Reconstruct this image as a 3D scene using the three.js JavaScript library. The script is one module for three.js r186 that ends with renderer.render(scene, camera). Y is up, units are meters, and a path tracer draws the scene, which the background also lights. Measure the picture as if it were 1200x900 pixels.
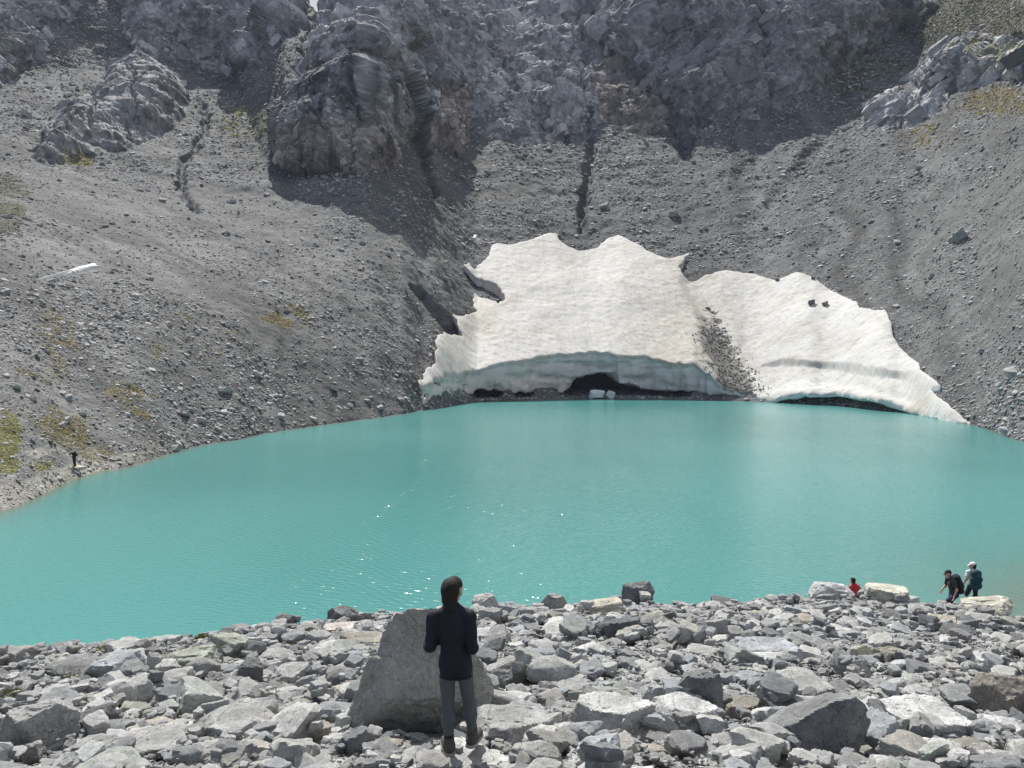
import * as THREE from 'three';
import { mergeGeometries, mergeVertices, toCreasedNormals } from 'three/addons/utils/BufferGeometryUtils.js';

// ---------------------------------------------------------------- camera, sky, sun, exposure
const scene = new THREE.Scene();
const EYE = 12;                                   // metres above the lake
const FOV = 50, F = 450 / Math.tan(FOV * Math.PI / 360), PITCH = Math.atan(35 / F);
const camera = new THREE.PerspectiveCamera(FOV, 4 / 3, 0.1, 3000);
camera.position.set(0, EYE, 0);
camera.rotation.x = -PITCH;
const SUN_EL = 53.5 * Math.PI / 180, SUN_AZ = -18 * Math.PI / 180;
const sunDir = new THREE.Vector3(Math.sin(SUN_AZ) * Math.cos(SUN_EL), Math.sin(SUN_EL), -Math.cos(SUN_AZ) * Math.cos(SUN_EL));
const sun = new THREE.DirectionalLight(new THREE.Color().setRGB(1.0, 0.97, 0.92), 5.0);
sun.target.position.set(15, 20, -180);
sun.position.copy(sun.target.position).addScaledVector(sunDir, 700);
sun.castShadow = true; sun.shadow.mapSize.set(4096, 4096); sun.shadow.radius = 1;
Object.assign(sun.shadow.camera, { left: -400, right: 400, top: 400, bottom: -400, near: 10, far: 1500 });
sun.name = 'sun'; scene.add(sun); scene.add(sun.target);
const renderer = new THREE.WebGLRenderer({ antialias: true });
renderer.toneMapping = THREE.LinearToneMapping;
renderer.toneMappingExposure = 1.36;
renderer.shadowMap.enabled = true;
const SKY_GAIN = 0.43;

// ---------------------------------------------------------------- numbers and noise
const mul = (s) => () => { s = (s + 0x6D2B79F5) | 0; let t = Math.imul(s ^ (s >>> 15), 1 | s); t = (t + Math.imul(t ^ (t >>> 7), 61 | t)) ^ t; return ((t ^ (t >>> 14)) >>> 0) / 4294967296; };
const clamp = (x, a = 0, b = 1) => x < a ? a : x > b ? b : x;
const lerp = (a, b, t) => a + (b - a) * t;
const smooth = (a, b, x) => { const t = clamp((x - a) / (b - a)); return t * t * (3 - 2 * t); };
const hash = (i, j, k, s = 0) => { let h = Math.imul(i, 374761393) ^ Math.imul(j, 668265263) ^ Math.imul(k, 1440662683) ^ Math.imul(s + 11, 974634777); h = Math.imul(h ^ (h >>> 13), 1274126177); h = Math.imul(h ^ (h >>> 15), 2246822519); return ((h ^ (h >>> 16)) >>> 0) / 4294967296; };
function noise(x, y, z, s = 0) {                   // value noise, -1..1
  const i = Math.floor(x), j = Math.floor(y), k = Math.floor(z);
  let u = x - i, v = y - j, w = z - k;
  u = u * u * u * (u * (u * 6 - 15) + 10); v = v * v * v * (v * (v * 6 - 15) + 10); w = w * w * w * (w * (w * 6 - 15) + 10);
  const a = lerp(lerp(hash(i, j, k, s), hash(i + 1, j, k, s), u), lerp(hash(i, j + 1, k, s), hash(i + 1, j + 1, k, s), u), v);
  const b = lerp(lerp(hash(i, j, k + 1, s), hash(i + 1, j, k + 1, s), u), lerp(hash(i, j + 1, k + 1, s), hash(i + 1, j + 1, k + 1, s), u), v);
  return lerp(a, b, w) * 2 - 1;
}
function fbm(x, y, z, o = 4, s = 0) { let a = 0.5, t = 0, n = 0; for (let i = 0; i < o; i++) { t += a * noise(x, y, z, s + i); n += a; a *= 0.5; x = x * 2.03 + 7.1; y = y * 2.03 + 3.3; z = z * 2.03 + 1.7; } return t / n; }
const FC = { v: 0, crack: 0 };
function facet(x, y, z, s = 0) {                   // fractured rock: every cell is a tilted plane of its own
  const i = Math.floor(x), j = Math.floor(y), k = Math.floor(z);
  let f1 = 9, f2 = 9, v = 0;
  for (let a = -1; a <= 1; a++) for (let b = -1; b <= 1; b++) for (let c = -1; c <= 1; c++) {
    const I = i + a, J = j + b, K = k + c;
    const dx = I + hash(I, J, K, s) - x, dy = J + hash(I, J, K, s + 1) - y, dz = K + hash(I, J, K, s + 2) - z;
    const d = dx * dx + dy * dy + dz * dz;
    if (d < f1) { f2 = f1; f1 = d; v = (hash(I, J, K, s + 3) - 0.5) * 0.6 + dx * (hash(I, J, K, s + 4) - 0.5) * 2 + dy * (hash(I, J, K, s + 5) - 0.5) * 2 + dz * (hash(I, J, K, s + 6) - 0.5) * 2; }
    else if (d < f2) f2 = d;
  }
  FC.v = v; FC.crack = Math.sqrt(f2) - Math.sqrt(f1); return v;
}
function tri(x, y, s = 0) {                        // planar facets without steps
  const k = (x + y) * 0.36602540378, X = x + k, Y = y + k, i = Math.floor(X), j = Math.floor(Y), a = X - i, b = Y - j, h0 = hash(i, j, 3, s), h1 = hash(i + 1, j + 1, 3, s);
  return (a >= b ? h0 * (1 - a) + hash(i + 1, j, 3, s) * (a - b) + h1 * b : h0 * (1 - b) + hash(i, j + 1, 3, s) * (b - a) + h1 * a) * 2 - 1;
}
// direction of a picture position, used to lay the place out: x = a*d, y = EYE + b*d, z = -d
function dirOf(u, v) { const cx = (u - 600) / F, cy = (450 - v) / F, c = Math.cos(PITCH), s = Math.sin(PITCH); const y = cy * c - s, z = cy * s + c; return [cx / z, y / z]; }
function pixelOf(x, y, z) { const c = Math.cos(PITCH), s = Math.sin(PITCH), Y = y - EYE; const cy = Y * c - z * -s * -1, d = -z * c - Y * s; return [600 + F * x / d, 450 - F * (Y * c + -z * s) / d]; }
const bOf = (v) => dirOf(600, v)[1];
const aOf = (u, v = 450) => dirOf(u, v)[0];
function curve(pts) { return (x) => { if (x <= pts[0][0]) return pts[0][1]; for (let i = 1; i < pts.length; i++) if (x <= pts[i][0]) return lerp(pts[i - 1][1], pts[i][1], (x - pts[i - 1][0]) / (pts[i][0] - pts[i - 1][0])); return pts[pts.length - 1][1]; }; }
function polyDist(p, x, y) {                       // signed distance to a polygon, inside negative
  let d = 1e18, inside = false;
  for (let i = 0, j = p.length - 1; i < p.length; j = i++) {
    const [ax, ay] = p[j], [bx, by] = p[i], ex = bx - ax, ey = by - ay, wx = x - ax, wy = y - ay;
    const t = clamp((wx * ex + wy * ey) / (ex * ex + ey * ey || 1)), qx = wx - ex * t, qy = wy - ey * t;
    d = Math.min(d, qx * qx + qy * qy);
    if ((ay > y) !== (by > y) && x < (bx - ax) * (y - ay) / (by - ay) + ax) inside = !inside;
  }
  return (inside ? -1 : 1) * Math.sqrt(d);
}
function lineDist(p, x, y) { let d = 1e18; for (let i = 1; i < p.length; i++) { const [ax, ay] = p[i - 1], [bx, by] = p[i], ex = bx - ax, ey = by - ay, wx = x - ax, wy = y - ay; const t = clamp((wx * ex + wy * ey) / (ex * ex + ey * ey || 1)); d = Math.min(d, (wx - ex * t) ** 2 + (wy - ey * t) ** 2); } return Math.sqrt(d); }

// ---------------------------------------------------------------- sky
{
  const W = 1024, H = 512, data = new Float32Array(W * H * 4);
  for (let j = 0; j < H; j++) for (let i = 0; i < W; i++) {
    const el = (j / (H - 1) - 0.5) * Math.PI, az = (i / W) * Math.PI * 2;
    const dx = Math.cos(el) * Math.cos(az), dy = Math.sin(el), dz = Math.cos(el) * Math.sin(az);
    const e = Math.max(0.02, dy), k = 1 - Math.pow(e, 0.45);
    let r = lerp(0.20, 0.66, k), g = lerp(0.34, 0.78, k), b = lerp(0.66, 0.94, k);
    const q = 1 / (e + 0.18);
    const c = smooth(0.0, 0.34, fbm(dx * q * 0.9 + 3, 2.2, dz * q * 0.9 - 5, 6, 40) + 0.10);
    const w = 1.05 + 0.2 * fbm(dx * q * 2.6, 8, dz * q * 2.6, 4, 60);
    r = lerp(r, w, c); g = lerp(g, w * 1.0, c); b = lerp(b, w * 1.02, c);
    const o = (j * W + i) * 4; data[o] = r * SKY_GAIN; data[o + 1] = g * SKY_GAIN; data[o + 2] = b * SKY_GAIN; data[o + 3] = 1;
  }
  const t = new THREE.DataTexture(data, W, H, THREE.RGBAFormat, THREE.FloatType);
  t.mapping = THREE.EquirectangularReflectionMapping; t.magFilter = THREE.LinearFilter; t.minFilter = THREE.LinearFilter; t.wrapS = THREE.RepeatWrapping; t.needsUpdate = true;
  scene.background = t; scene.environment = t;
}
scene.fog = new THREE.FogExp2(new THREE.Color().setRGB(0.62, 0.74, 0.95), 0.0001);

// ---------------------------------------------------------------- textures (tileable grain)
function tile(N, fn, srgb = false, channels = 1) {
  const d = new Uint8Array(N * N * 4);
  for (let j = 0; j < N; j++) for (let i = 0; i < N; i++) { const c = fn(i / N, j / N); const o = (j * N + i) * 4; if (channels === 1) d[o] = d[o + 1] = d[o + 2] = clamp(c) * 255; else { d[o] = clamp(c[0]) * 255; d[o + 1] = clamp(c[1]) * 255; d[o + 2] = clamp(c[2]) * 255; } d[o + 3] = 255; }
  const t = new THREE.DataTexture(d, N, N); t.wrapS = t.wrapT = THREE.RepeatWrapping; t.magFilter = THREE.LinearFilter; t.minFilter = THREE.LinearMipmapLinearFilter; t.generateMipmaps = true;
  if (srgb) t.colorSpace = THREE.SRGBColorSpace; t.needsUpdate = true; return t;
}
function pnoise(x, y, p, s) {                      // periodic value noise with period p, -1..1
  const i = Math.floor(x), j = Math.floor(y); let u = x - i, v = y - j; u = u * u * (3 - 2 * u); v = v * v * (3 - 2 * v);
  const m = (n) => ((n % p) + p) % p;
  return lerp(lerp(hash(m(i), m(j), 5, s), hash(m(i + 1), m(j), 5, s), u), lerp(hash(m(i), m(j + 1), 5, s), hash(m(i + 1), m(j + 1), 5, s), u), v) * 2 - 1;
}
function pfbm(x, y, p, o, s, gain = 0.5) { let a = 1, t = 0, n = 0; for (let i = 0; i < o; i++) { t += a * pnoise(x * p, y * p, p, s + i); n += a; a *= gain; p *= 2; } return t / n; }
const rockMap = tile(1024, (x, y) => {
  const patch = pfbm(x, y, 4, 4, 1), grain = pfbm(x, y, 96, 3, 21, 0.8), fleck = pnoise(x * 256, y * 256, 256, 31);
  const vein = Math.abs(pfbm(x + 0.03 * pnoise(x * 8, y * 8, 8, 77), y, 3, 4, 51));
  const mid = pfbm(x, y, 14, 4, 61, 0.7); let c = 0.86 + 0.16 * patch + 0.16 * mid + 0.14 * grain; if (fleck > 0.66) c -= 0.2; if (fleck < -0.75) c += 0.12; c += 0.14 * smooth(0.022, 0.0, vein);
  return c;
}, true);
const veinMap = tile(1024, (x, y) => { const wx = x + 0.05 * pnoise(x * 6, y * 6, 6, 7), v1 = Math.abs(pfbm(wx, y, 4, 4, 151)), v2 = Math.abs(pfbm(x, wx + y - x, 7, 4, 171)); return 0.74 + 0.14 * pfbm(x, y, 5, 5, 1, 0.7) + 0.13 * pfbm(x, y, 90, 3, 21, 0.8) + 0.10 * smooth(0.03, 0, v1) + 0.09 * smooth(0.025, 0, v2); }, true);
const rockBump = tile(1024, (x, y) => 0.5 + 0.32 * pfbm(x, y, 8, 7, 5, 0.62) - 0.16 * smooth(0.03, 0, Math.abs(pfbm(x, y, 4, 5, 91))));
const screeMap = tile(1024, (x, y) => 0.78 + 0.30 * pfbm(x, y, 16, 6, 7, 0.9), true);
const screeBump = tile(1024, (x, y) => 0.5 + 0.5 * pfbm(x, y, 24, 5, 9, 0.75));
const snowBump = tile(512, (x, y) => 0.5 + 0.5 * Math.abs(pfbm(x, y, 12, 4, 3, 0.5)) * 2 - 0.3);
const clothBump = tile(256, (x, y) => 0.5 + 0.25 * Math.sin(x * Math.PI * 120) * Math.sin(y * Math.PI * 120) + 0.25 * pfbm(x, y, 32, 3, 8));

// ---------------------------------------------------------------- things
const taken = new Map();
function numbered(name) { const n = taken.get(name) || 0; taken.set(name, n + 1); return n ? name + '_' + String(n).padStart(3, '0') : name; }
function tag(o, label, category, group, kind) { if (label) o.userData.label = label; if (category) o.userData.category = category; if (group) o.userData.group = group; if (kind) o.userData.kind = kind; return o; }
function mesh(name, geo, mat, parent = scene) { const m = new THREE.Mesh(geo, mat); m.name = parent === scene ? numbered(name) : name; m.castShadow = m.receiveShadow = true; parent.add(m); return m; }
function thing(name, label, category, x, y, z, turn = 0, group) { const g = new THREE.Group(); g.name = numbered(name); g.position.set(x, y, z); g.rotation.y = turn; tag(g, label, category, group); scene.add(g); return g; }

// naive surface nets: mesh of f < 0 on a grid of n cells from lo to hi
function surfaceNets(f, lo, hi, n) {
  const [nx, ny, nz] = n, X = nx + 1, Y = ny + 1, Z = nz + 1, g = new Float32Array(X * Y * Z);
  const sx = (hi[0] - lo[0]) / nx, sy = (hi[1] - lo[1]) / ny, sz = (hi[2] - lo[2]) / nz;
  for (let k = 0, o = 0; k < Z; k++) for (let j = 0; j < Y; j++) for (let i = 0; i < X; i++, o++) g[o] = f(lo[0] + i * sx, lo[1] + j * sy, lo[2] + k * sz, i, j, k);
  const id = new Int32Array(nx * ny * nz).fill(-1), pos = [], idx = [];
  const at = (i, j, k) => g[(k * Y + j) * X + i];
  for (let k = 0; k < nz; k++) for (let j = 0; j < ny; j++) for (let i = 0; i < nx; i++) {
    const c = [at(i, j, k), at(i + 1, j, k), at(i, j + 1, k), at(i + 1, j + 1, k), at(i, j, k + 1), at(i + 1, j, k + 1), at(i, j + 1, k + 1), at(i + 1, j + 1, k + 1)];
    let neg = 0; for (const q of c) if (q < 0) neg++;
    if (neg === 0 || neg === 8) continue;
    let px = 0, py = 0, pz = 0, m = 0;
    for (let a = 0; a < 8; a++) for (let bit = 1; bit < 8; bit <<= 1) { const b = a | bit; if (b === a || (c[a] < 0) === (c[b] < 0)) continue; const t = c[a] / (c[a] - c[b]); px += (a & 1) + (bit === 1 ? t : 0); py += ((a >> 1) & 1) + (bit === 2 ? t : 0); pz += ((a >> 2) & 1) + (bit === 4 ? t : 0); m++; }
    id[(k * ny + j) * nx + i] = pos.length / 3;
    pos.push(lo[0] + (i + px / m) * sx, lo[1] + (j + py / m) * sy, lo[2] + (k + pz / m) * sz);
  }
  const cell = (i, j, k) => id[(k * ny + j) * nx + i];
  const quad = (a, b, c, d, flip) => { if (a < 0 || b < 0 || c < 0 || d < 0) return; flip ? idx.push(a, c, b, a, d, c) : idx.push(a, b, c, a, c, d); };
  for (let k = 1; k < nz; k++) for (let j = 1; j < ny; j++) for (let i = 0; i < nx; i++) { const s = at(i, j, k) < 0; if (s !== (at(i + 1, j, k) < 0)) quad(cell(i, j - 1, k - 1), cell(i, j, k - 1), cell(i, j, k), cell(i, j - 1, k), !s); }
  for (let k = 1; k < nz; k++) for (let j = 0; j < ny; j++) for (let i = 1; i < nx; i++) { const s = at(i, j, k) < 0; if (s !== (at(i, j + 1, k) < 0)) quad(cell(i - 1, j, k - 1), cell(i - 1, j, k), cell(i, j, k), cell(i, j, k - 1), !s); }
  for (let k = 0; k < nz; k++) for (let j = 1; j < ny; j++) for (let i = 1; i < nx; i++) { const s = at(i, j, k) < 0; if (s !== (at(i, j, k + 1) < 0)) quad(cell(i - 1, j - 1, k), cell(i, j - 1, k), cell(i, j, k), cell(i - 1, j, k), !s); }
  const geo = new THREE.BufferGeometry();
  geo.setAttribute('position', new THREE.Float32BufferAttribute(pos, 3)); geo.setIndex(idx); geo.computeVertexNormals(); return geo;
}
function boxUV(geo, scale = 1) {                   // uv in metres, from the side each face looks to
  const g = geo.index ? geo.toNonIndexed() : geo, p = g.attributes.position, uv = new Float32Array(p.count * 2), A = new THREE.Vector3(), B = new THREE.Vector3(), C = new THREE.Vector3();
  for (let i = 0; i < p.count; i += 3) {
    A.fromBufferAttribute(p, i); B.fromBufferAttribute(p, i + 1); C.fromBufferAttribute(p, i + 2);
    const n = B.clone().sub(A).cross(C.clone().sub(A)), ax = Math.abs(n.x), ay = Math.abs(n.y), az = Math.abs(n.z);
    [A, B, C].forEach((q, k) => { const [s, t] = ax > ay && ax > az ? [q.z, q.y] : ay > az ? [q.x, q.z] : [q.x, q.y]; uv[(i + k) * 2] = s * scale; uv[(i + k) * 2 + 1] = t * scale; });
  }
  g.setAttribute('uv', new THREE.BufferAttribute(uv, 2)); return g;
}

// ---------------------------------------------------------------- the far side: shore, scree, cliffs
// each column: picture column, shore row, then [slope, until row] four times
const COLS = [
  [-350, 41, [0.45, 330], [0.42, 200], [0.6, 100], [0.95, 0], [0.95, -120]],
  [0, 63, [0.42, 345], [0.37, 190], [0.52, 95], [1.0, 20], [0.9, -120]],
  [130, 85.5, [0.46, 350], [0.37, 200], [0.56, 80], [1.2, 0], [0.9, -110]],
  [270, 114, [0.52, 350], [0.36, 230], [0.56, 90], [1.3, 10], [0.8, -60]],
  [318, 126, [0.54, 348], [0.38, 240], [0.58, 200], [0.72, 90], [0.8, -45]],
  [338, 131, [0.54, 348], [0.39, 244], [0.58, 206], [1.5, 98], [0.7, -40]],
  [360, 135.5, [0.55, 346], [0.41, 250], [0.58, 207], [1.65, 86], [0.62, 4]],
  [376, 139, [0.56, 345], [0.42, 255], [0.58, 208], [1.7, 80], [0.60, 17]],
  [394, 143, [0.57, 344], [0.44, 261], [0.59, 208], [1.7, 79], [0.61, 6]],
  [430, 152, [0.59, 341], [0.5, 272], [0.6, 208], [1.7, 78], [0.66, -30]],
  [470, 164, [0.6, 338], [0.54, 285], [0.62, 200], [1.25, 95], [0.7, -45]],
  [500, 179, [0.6, 330], [0.58, 260], [0.62, 175], [0.78, 85], [0.72, -45]],
  [560, 208, [0.6, 320], [0.6, 240], [0.62, 165], [0.72, 85], [0.72, -40]],
  [690, 221, [0.62, 320], [0.62, 240], [0.64, 160], [0.78, 75], [0.78, -65]],
  [760, 219, [0.63, 320], [0.63, 240], [0.64, 160], [1.3, 70], [1.25, -140]],
  [870, 210, [0.63, 320], [0.63, 240], [0.64, 155], [1.4, 70], [1.3, -150]],
  [960, 195, [0.64, 320], [0.64, 240], [0.64, 130], [1.4, 60], [1.3, -150]],
  [1050, 171, [0.64, 320], [0.64, 230], [0.64, 70], [1.2, 20], [1.0, -150]],
  [1130, 143, [0.64, 320], [0.64, 210], [0.68, 105], [1.3, 45], [0.8, -150]],
  [1200, 114, [0.65, 320], [0.66, 210], [0.70, 95], [1.4, 40], [0.8, -150]],
  [1400, 82, [0.66, 320], [0.66, 210], [0.72, 90], [0.95, 30], [0.9, -150]],
  [1700, 58, [0.66, 320], [0.66, 210], [0.72, 90], [0.95, 30], [0.9, -150]],
].map(([u, d0, ...segs]) => {
  const pts = [[d0, 0]]; let d = d0, y = 0;
  for (const [s, v] of segs) { const b = bOf(v); d = (EYE - y + s * d) / (s - b); y = EYE + b * d; pts.push([d, y]); }
  return { a: aOf(u), pts };
});
function profile(a) {
  let k = 0; while (k < COLS.length - 2 && a > COLS[k + 1].a) k++;
  const A = COLS[k], B = COLS[k + 1]; let t = clamp((a - A.a) / (B.a - A.a)); t = lerp(t, t * t * (3 - 2 * t), 0.6);
  return A.pts.map(([d, y], i) => [lerp(d, B.pts[i][0], t), lerp(y, B.pts[i][1], t)]);
}
function landY(x, z) {                             // the even ground under scree and snow
  const d = -z, p = profile(x / d);
  if (d <= p[0][0]) return (d - p[0][0]) * (p[1][1] - p[0][1]) / (p[1][0] - p[0][0]);
  for (let i = 1; i < p.length; i++) if (d <= p[i][0]) return lerp(p[i - 1][1], p[i][1], (d - p[i - 1][0]) / (p[i][0] - p[i - 1][0]));
  return p[p.length - 1][1];
}
function hitLand(u, v) { const [a, b] = dirOf(u, v), p = profile(a); for (let i = 1; i < p.length; i++) { const f0 = p[i - 1][1] - EYE - b * p[i - 1][0], f1 = p[i][1] - EYE - b * p[i][0]; if (f1 >= 0) { const t = clamp(f0 / (f0 - f1)); const d = lerp(p[i - 1][0], p[i][0], t); return [a * d, EYE + b * d, -d]; } } const q = p[p.length - 1]; return [a * q[0], q[1], -q[0]]; }

const CLIFFS = [   // outlines, how far each stands out (m), colour kind
  [[[42, 187], [56, 150], [68, 122], [90, 110], [108, 112], [130, 82], [160, 70], [190, 78], [214, 98], [221, 130], [203, 150], [165, 168], [120, 181], [70, 191]], 9, 0],
  [[[318, 168], [320, 135], [343, 108], [360, 84], [395, 68], [440, 74], [470, 86], [483, 120], [479, 160], [462, 200], [420, 208], [370, 206], [333, 202]], 5, 1],
  [[[135, -160], [142, 20], [160, 66], [185, 78], [215, 70], [240, 84], [290, 80], [328, 62], [350, 34], [362, -6], [350, -160]], 5, 2],
  [[[-500, 140], [-200, 120], [0, 103], [36, 78], [60, 50], [84, 22], [104, -10], [104, -160], [-500, -160]], 5, 2],
  [[[392, -160], [380, 8], [362, 45], [352, 72], [372, 84], [440, 74], [474, 86], [492, 128], [500, 172], [528, 164], [552, 150], [580, 162], [606, 170], [640, 168], [668, 156], [690, 150], [722, 138], [762, 150], [800, 168], [838, 138], [900, 138], [955, 112], [1000, 74], [1050, 42], [1100, 8], [1130, -160]], 5, 3],
  [[[1066, 92], [1082, 66], [1118, 46], [1160, 42], [1200, 38], [1330, 28], [1420, 60], [1330, 88], [1200, 92], [1150, 100], [1100, 106]], 5, 4],
  [[[1018, 140], [1026, 116], [1060, 106], [1112, 112], [1106, 130], [1072, 150], [1040, 153]], 4, 4],
  [[[0, 38], [20, 30], [34, 52], [20, 96], [-20, 104], [-40, 60]], 4, 0],
  [[[498, 172], [500, 132], [520, 104], [546, 112], [552, 148], [528, 178]], 4, 5],
  [[[700, 140], [696, 90], [722, 60], [762, 96], [792, 150], [760, 160], [724, 148]], 5, 5],
];
const GULLIES = [  // centre line, half width in picture rows at that distance, depth (m)
  [[[682, 40], [686, 75], [681, 110], [690, 150], [692, 190], [685, 230], [680, 266]], 5, 4],
  [[[716, 60], [745, 95], [778, 128], [798, 160], [806, 180]], 7, 6],
  [[[474, 60], [472, 90], [482, 140], [500, 192], [512, 222]], 6, 5],
  [[[236, 118], [243, 140], [238, 158], [214, 190], [209, 212], [232, 248]], 4, 2.2],
  [[[988, 112], [962, 170], [926, 210], [904, 234]], 8, 1.7],
  [[[918, 140], [892, 185], [866, 208]], 7, 1.3],
  [[[486, 338], [508, 364], [538, 398]], 5, 3],
  [[[392, 0], [374, 20], [362, 48], [352, 80]], 6, 5],
  [[[560, 60], [600, 110], [640, 150], [660, 165]], 4, 4],
  [[[420, 110], [424, 160], [414, 205]], 2.2, 3],
  [[[360, 120], [358, 160], [362, 206]], 1.8, 3],
  [[[384, 130], [388, 175], [382, 206]], 1.8, 3],
  [[[108, 112], [112, 140], [104, 176]], 2.4, 2.4],
  [[[150, 90], [158, 130], [150, 168]], 2.2, 2.2],
  [[[800, 0], [812, 60], [830, 120]], 4, 4],
  [[[745, -40], [742, 30], [748, 90]], 5, 5],
  [[[880, -40], [890, 60], [905, 120]], 4, 4],
];
const GREEN = [    // low plants: centre, half sizes, strength, 0 olive 1 ochre 2 yellow-green
  [1120, 22, 110, 34, 0.9, 0], [1010, 75, 60, 40, 0.55, 0], [1170, 118, 50, 20, 0.7, 1], [1085, 160, 40, 18, 0.35, 1], [1180, 60, 60, 12, 0.8, 2], [1075, 108, 26, 5, 0.8, 1],
  [8, 240, 28, 44, 0.75, 0], [70, 405, 26, 46, 0.55, 1], [66, 500, 46, 30, 0.6, 1], [4, 515, 26, 46, 0.95, 2], [150, 470, 40, 30, 0.3, 1], [40, 440, 30, 30, 0.4, 1], [120, 520, 30, 20, 0.35, 1], [340, 372, 40, 22, 0.5, 1], [288, 145, 34, 24, 0.5, 2], [90, 188, 24, 6, 0.7, 2], [10, 60, 30, 26, 0.5, 0], [475, 60, 8, 14, 0.5, 2], [50, 545, 20, 8, 0.7, 2], [230, 400, 60, 40, 0.16, 1], [690, 40, 20, 12, 0.3, 1], [700, 55, 16, 10, 0.35, 1],
];
const LAND = {};
{
  const us = []; for (let u = -340; u < -20; u += 5) us.push(u); for (let u = -20; u < 1220; u += 1.3) us.push(u); for (let u = 1220; u <= 1690; u += 6) us.push(u);
  const NA = us.length, UND = 4, NB = 620, NR = UND + NB + 6;
  const D = new Float32Array(NA * NR), Bv = new Float32Array(NA * NR);
  for (let i = 0; i < NA; i++) {
    const a = aOf(us[i]), p = profile(a), b0 = -EYE / p[0][0], q = p[5], b1 = (q[1] - EYE) / q[0];
    const s0 = (p[1][1] - p[0][1]) / (p[1][0] - p[0][0]);
    for (let j = 0; j < NR; j++) {
      let d, b;
      if (j < UND) { d = p[0][0] - (UND - j) * 1.6; b = ((d - p[0][0]) * s0 - EYE) / d; }
      else if (j < UND + NB) {
        { const t = (j - UND) / (NB - 1), bm = bOf(215); b = t < 0.4 ? lerp(b0, bm, t / 0.4) : t < 0.88 ? lerp(bm, bOf(-4), (t - 0.4) / 0.48) : lerp(bOf(-4), Math.max(b1, bOf(-4) + 0.004), (t - 0.88) / 0.12); b = Math.min(b, b1); } let k = 1;
        while (k < 5 && p[k][1] - EYE - b * p[k][0] < 0) k++;
        const s = (p[k][1] - p[k - 1][1]) / (p[k][0] - p[k - 1][0]); d = (EYE - p[k - 1][1] + s * p[k - 1][0]) / (s - b);
      } else { const n = j - UND - NB + 1; d = q[0] + n * n * 6; b = (q[1] - n * n * 3.5 - EYE) / d; }
      D[j * NA + i] = d; Bv[j * NA + i] = b;
    }
  }
  const E = D.slice();                             // round the breaks of slope
  for (let pass = 0; pass < 2; pass++) { for (let i = 0; i < NA; i++) for (let j = UND + 9; j < UND + NB - 9; j++) { let s = 0; for (let k = -8; k <= 8; k += 2) s += D[(j + k) * NA + i]; E[j * NA + i] = s / 9; } D.set(E); }
  const P = new Float32Array(NA * NR * 3), base = new Float32Array(NA * NR * 3);
  for (let j = 0; j < NR; j++) for (let i = 0; i < NA; i++) { const o = j * NA + i, d = D[o], a = aOf(us[i]); base[o * 3] = a * d; base[o * 3 + 1] = EYE + Bv[o] * d; base[o * 3 + 2] = -d; }
  const N = (() => { const g = new THREE.BufferGeometry(); const idx = []; for (let j = 0; j < NR - 1; j++) for (let i = 0; i < NA - 1; i++) { const o = j * NA + i; idx.push(o, o + 1, o + NA, o + 1, o + NA + 1, o + NA); } g.setAttribute('position', new THREE.BufferAttribute(base, 3)); g.setIndex(idx); g.computeVertexNormals(); LAND.idx = idx; return g.attributes.normal.array; })();
  const col = new Float32Array(NA * NR * 3), uv = new Float32Array(NA * NR * 2), rock = new Float32Array(NA * NR), kinds = new Int8Array(NA * NR).fill(-1), veg = new Float32Array(NA * NR);
  const boxes = CLIFFS.map(([p]) => p.reduce((b, [x, y]) => [Math.min(b[0], x), Math.min(b[1], y), Math.max(b[2], x), Math.max(b[3], y)], [1e9, 1e9, -1e9, -1e9]));
  for (let j = 0; j < NR; j++) for (let i = 0; i < NA; i++) {
    const o = j * NA + i, x = base[o * 3], y = base[o * 3 + 1], z = base[o * 3 + 2], d = -z;
    const [pu, pv] = pixelOf(x, y, z);
    const wu = pu + 7 * fbm(x / 12, y / 12, z / 12, 3, 5) + 2.5 * noise(x / 2.5, y / 2.5, z / 2.5, 9), wv = pv + 6 * fbm(x / 12, y / 12, z / 12, 3, 15) + 2.5 * noise(x / 2.5, y / 2.5, z / 2.5, 19);
    let m = 0, out = 0, kind = -1;
    if (pv < 225) for (let c = 0; c < CLIFFS.length; c++) {
      const bb = boxes[c]; if (pu < bb[0] - 30 || pu > bb[2] + 30 || pv < bb[1] - 30 || pv > bb[3] + 30) continue;
      const q = polyDist(CLIFFS[c][0], wu, wv), e = smooth(3, -3, q); if (e <= 0) continue;
      const big = c === 2 || c === 3 || c === 4;
      out = Math.max(out, CLIFFS[c][1] * smooth(4, big ? -24 : -34, q));
      if (e > 0.4) kind = CLIFFS[c][2]; m = Math.max(m, e);
    }
    let disp = 0;
    const rough = 0.4 * fbm(x / 9, y / 9, z / 9, 4, 2) * (d / 120) + 0.25 * fbm(x / 2.2, y / 2.2, z / 2.2, 3, 8) * (0.4 + d / 300) + 0.9 * fbm(x / 30, y / 30, z / 30, 3, 3) * smooth(60, 160, d);
    disp += rough * (1 - 0.7 * m);
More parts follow.
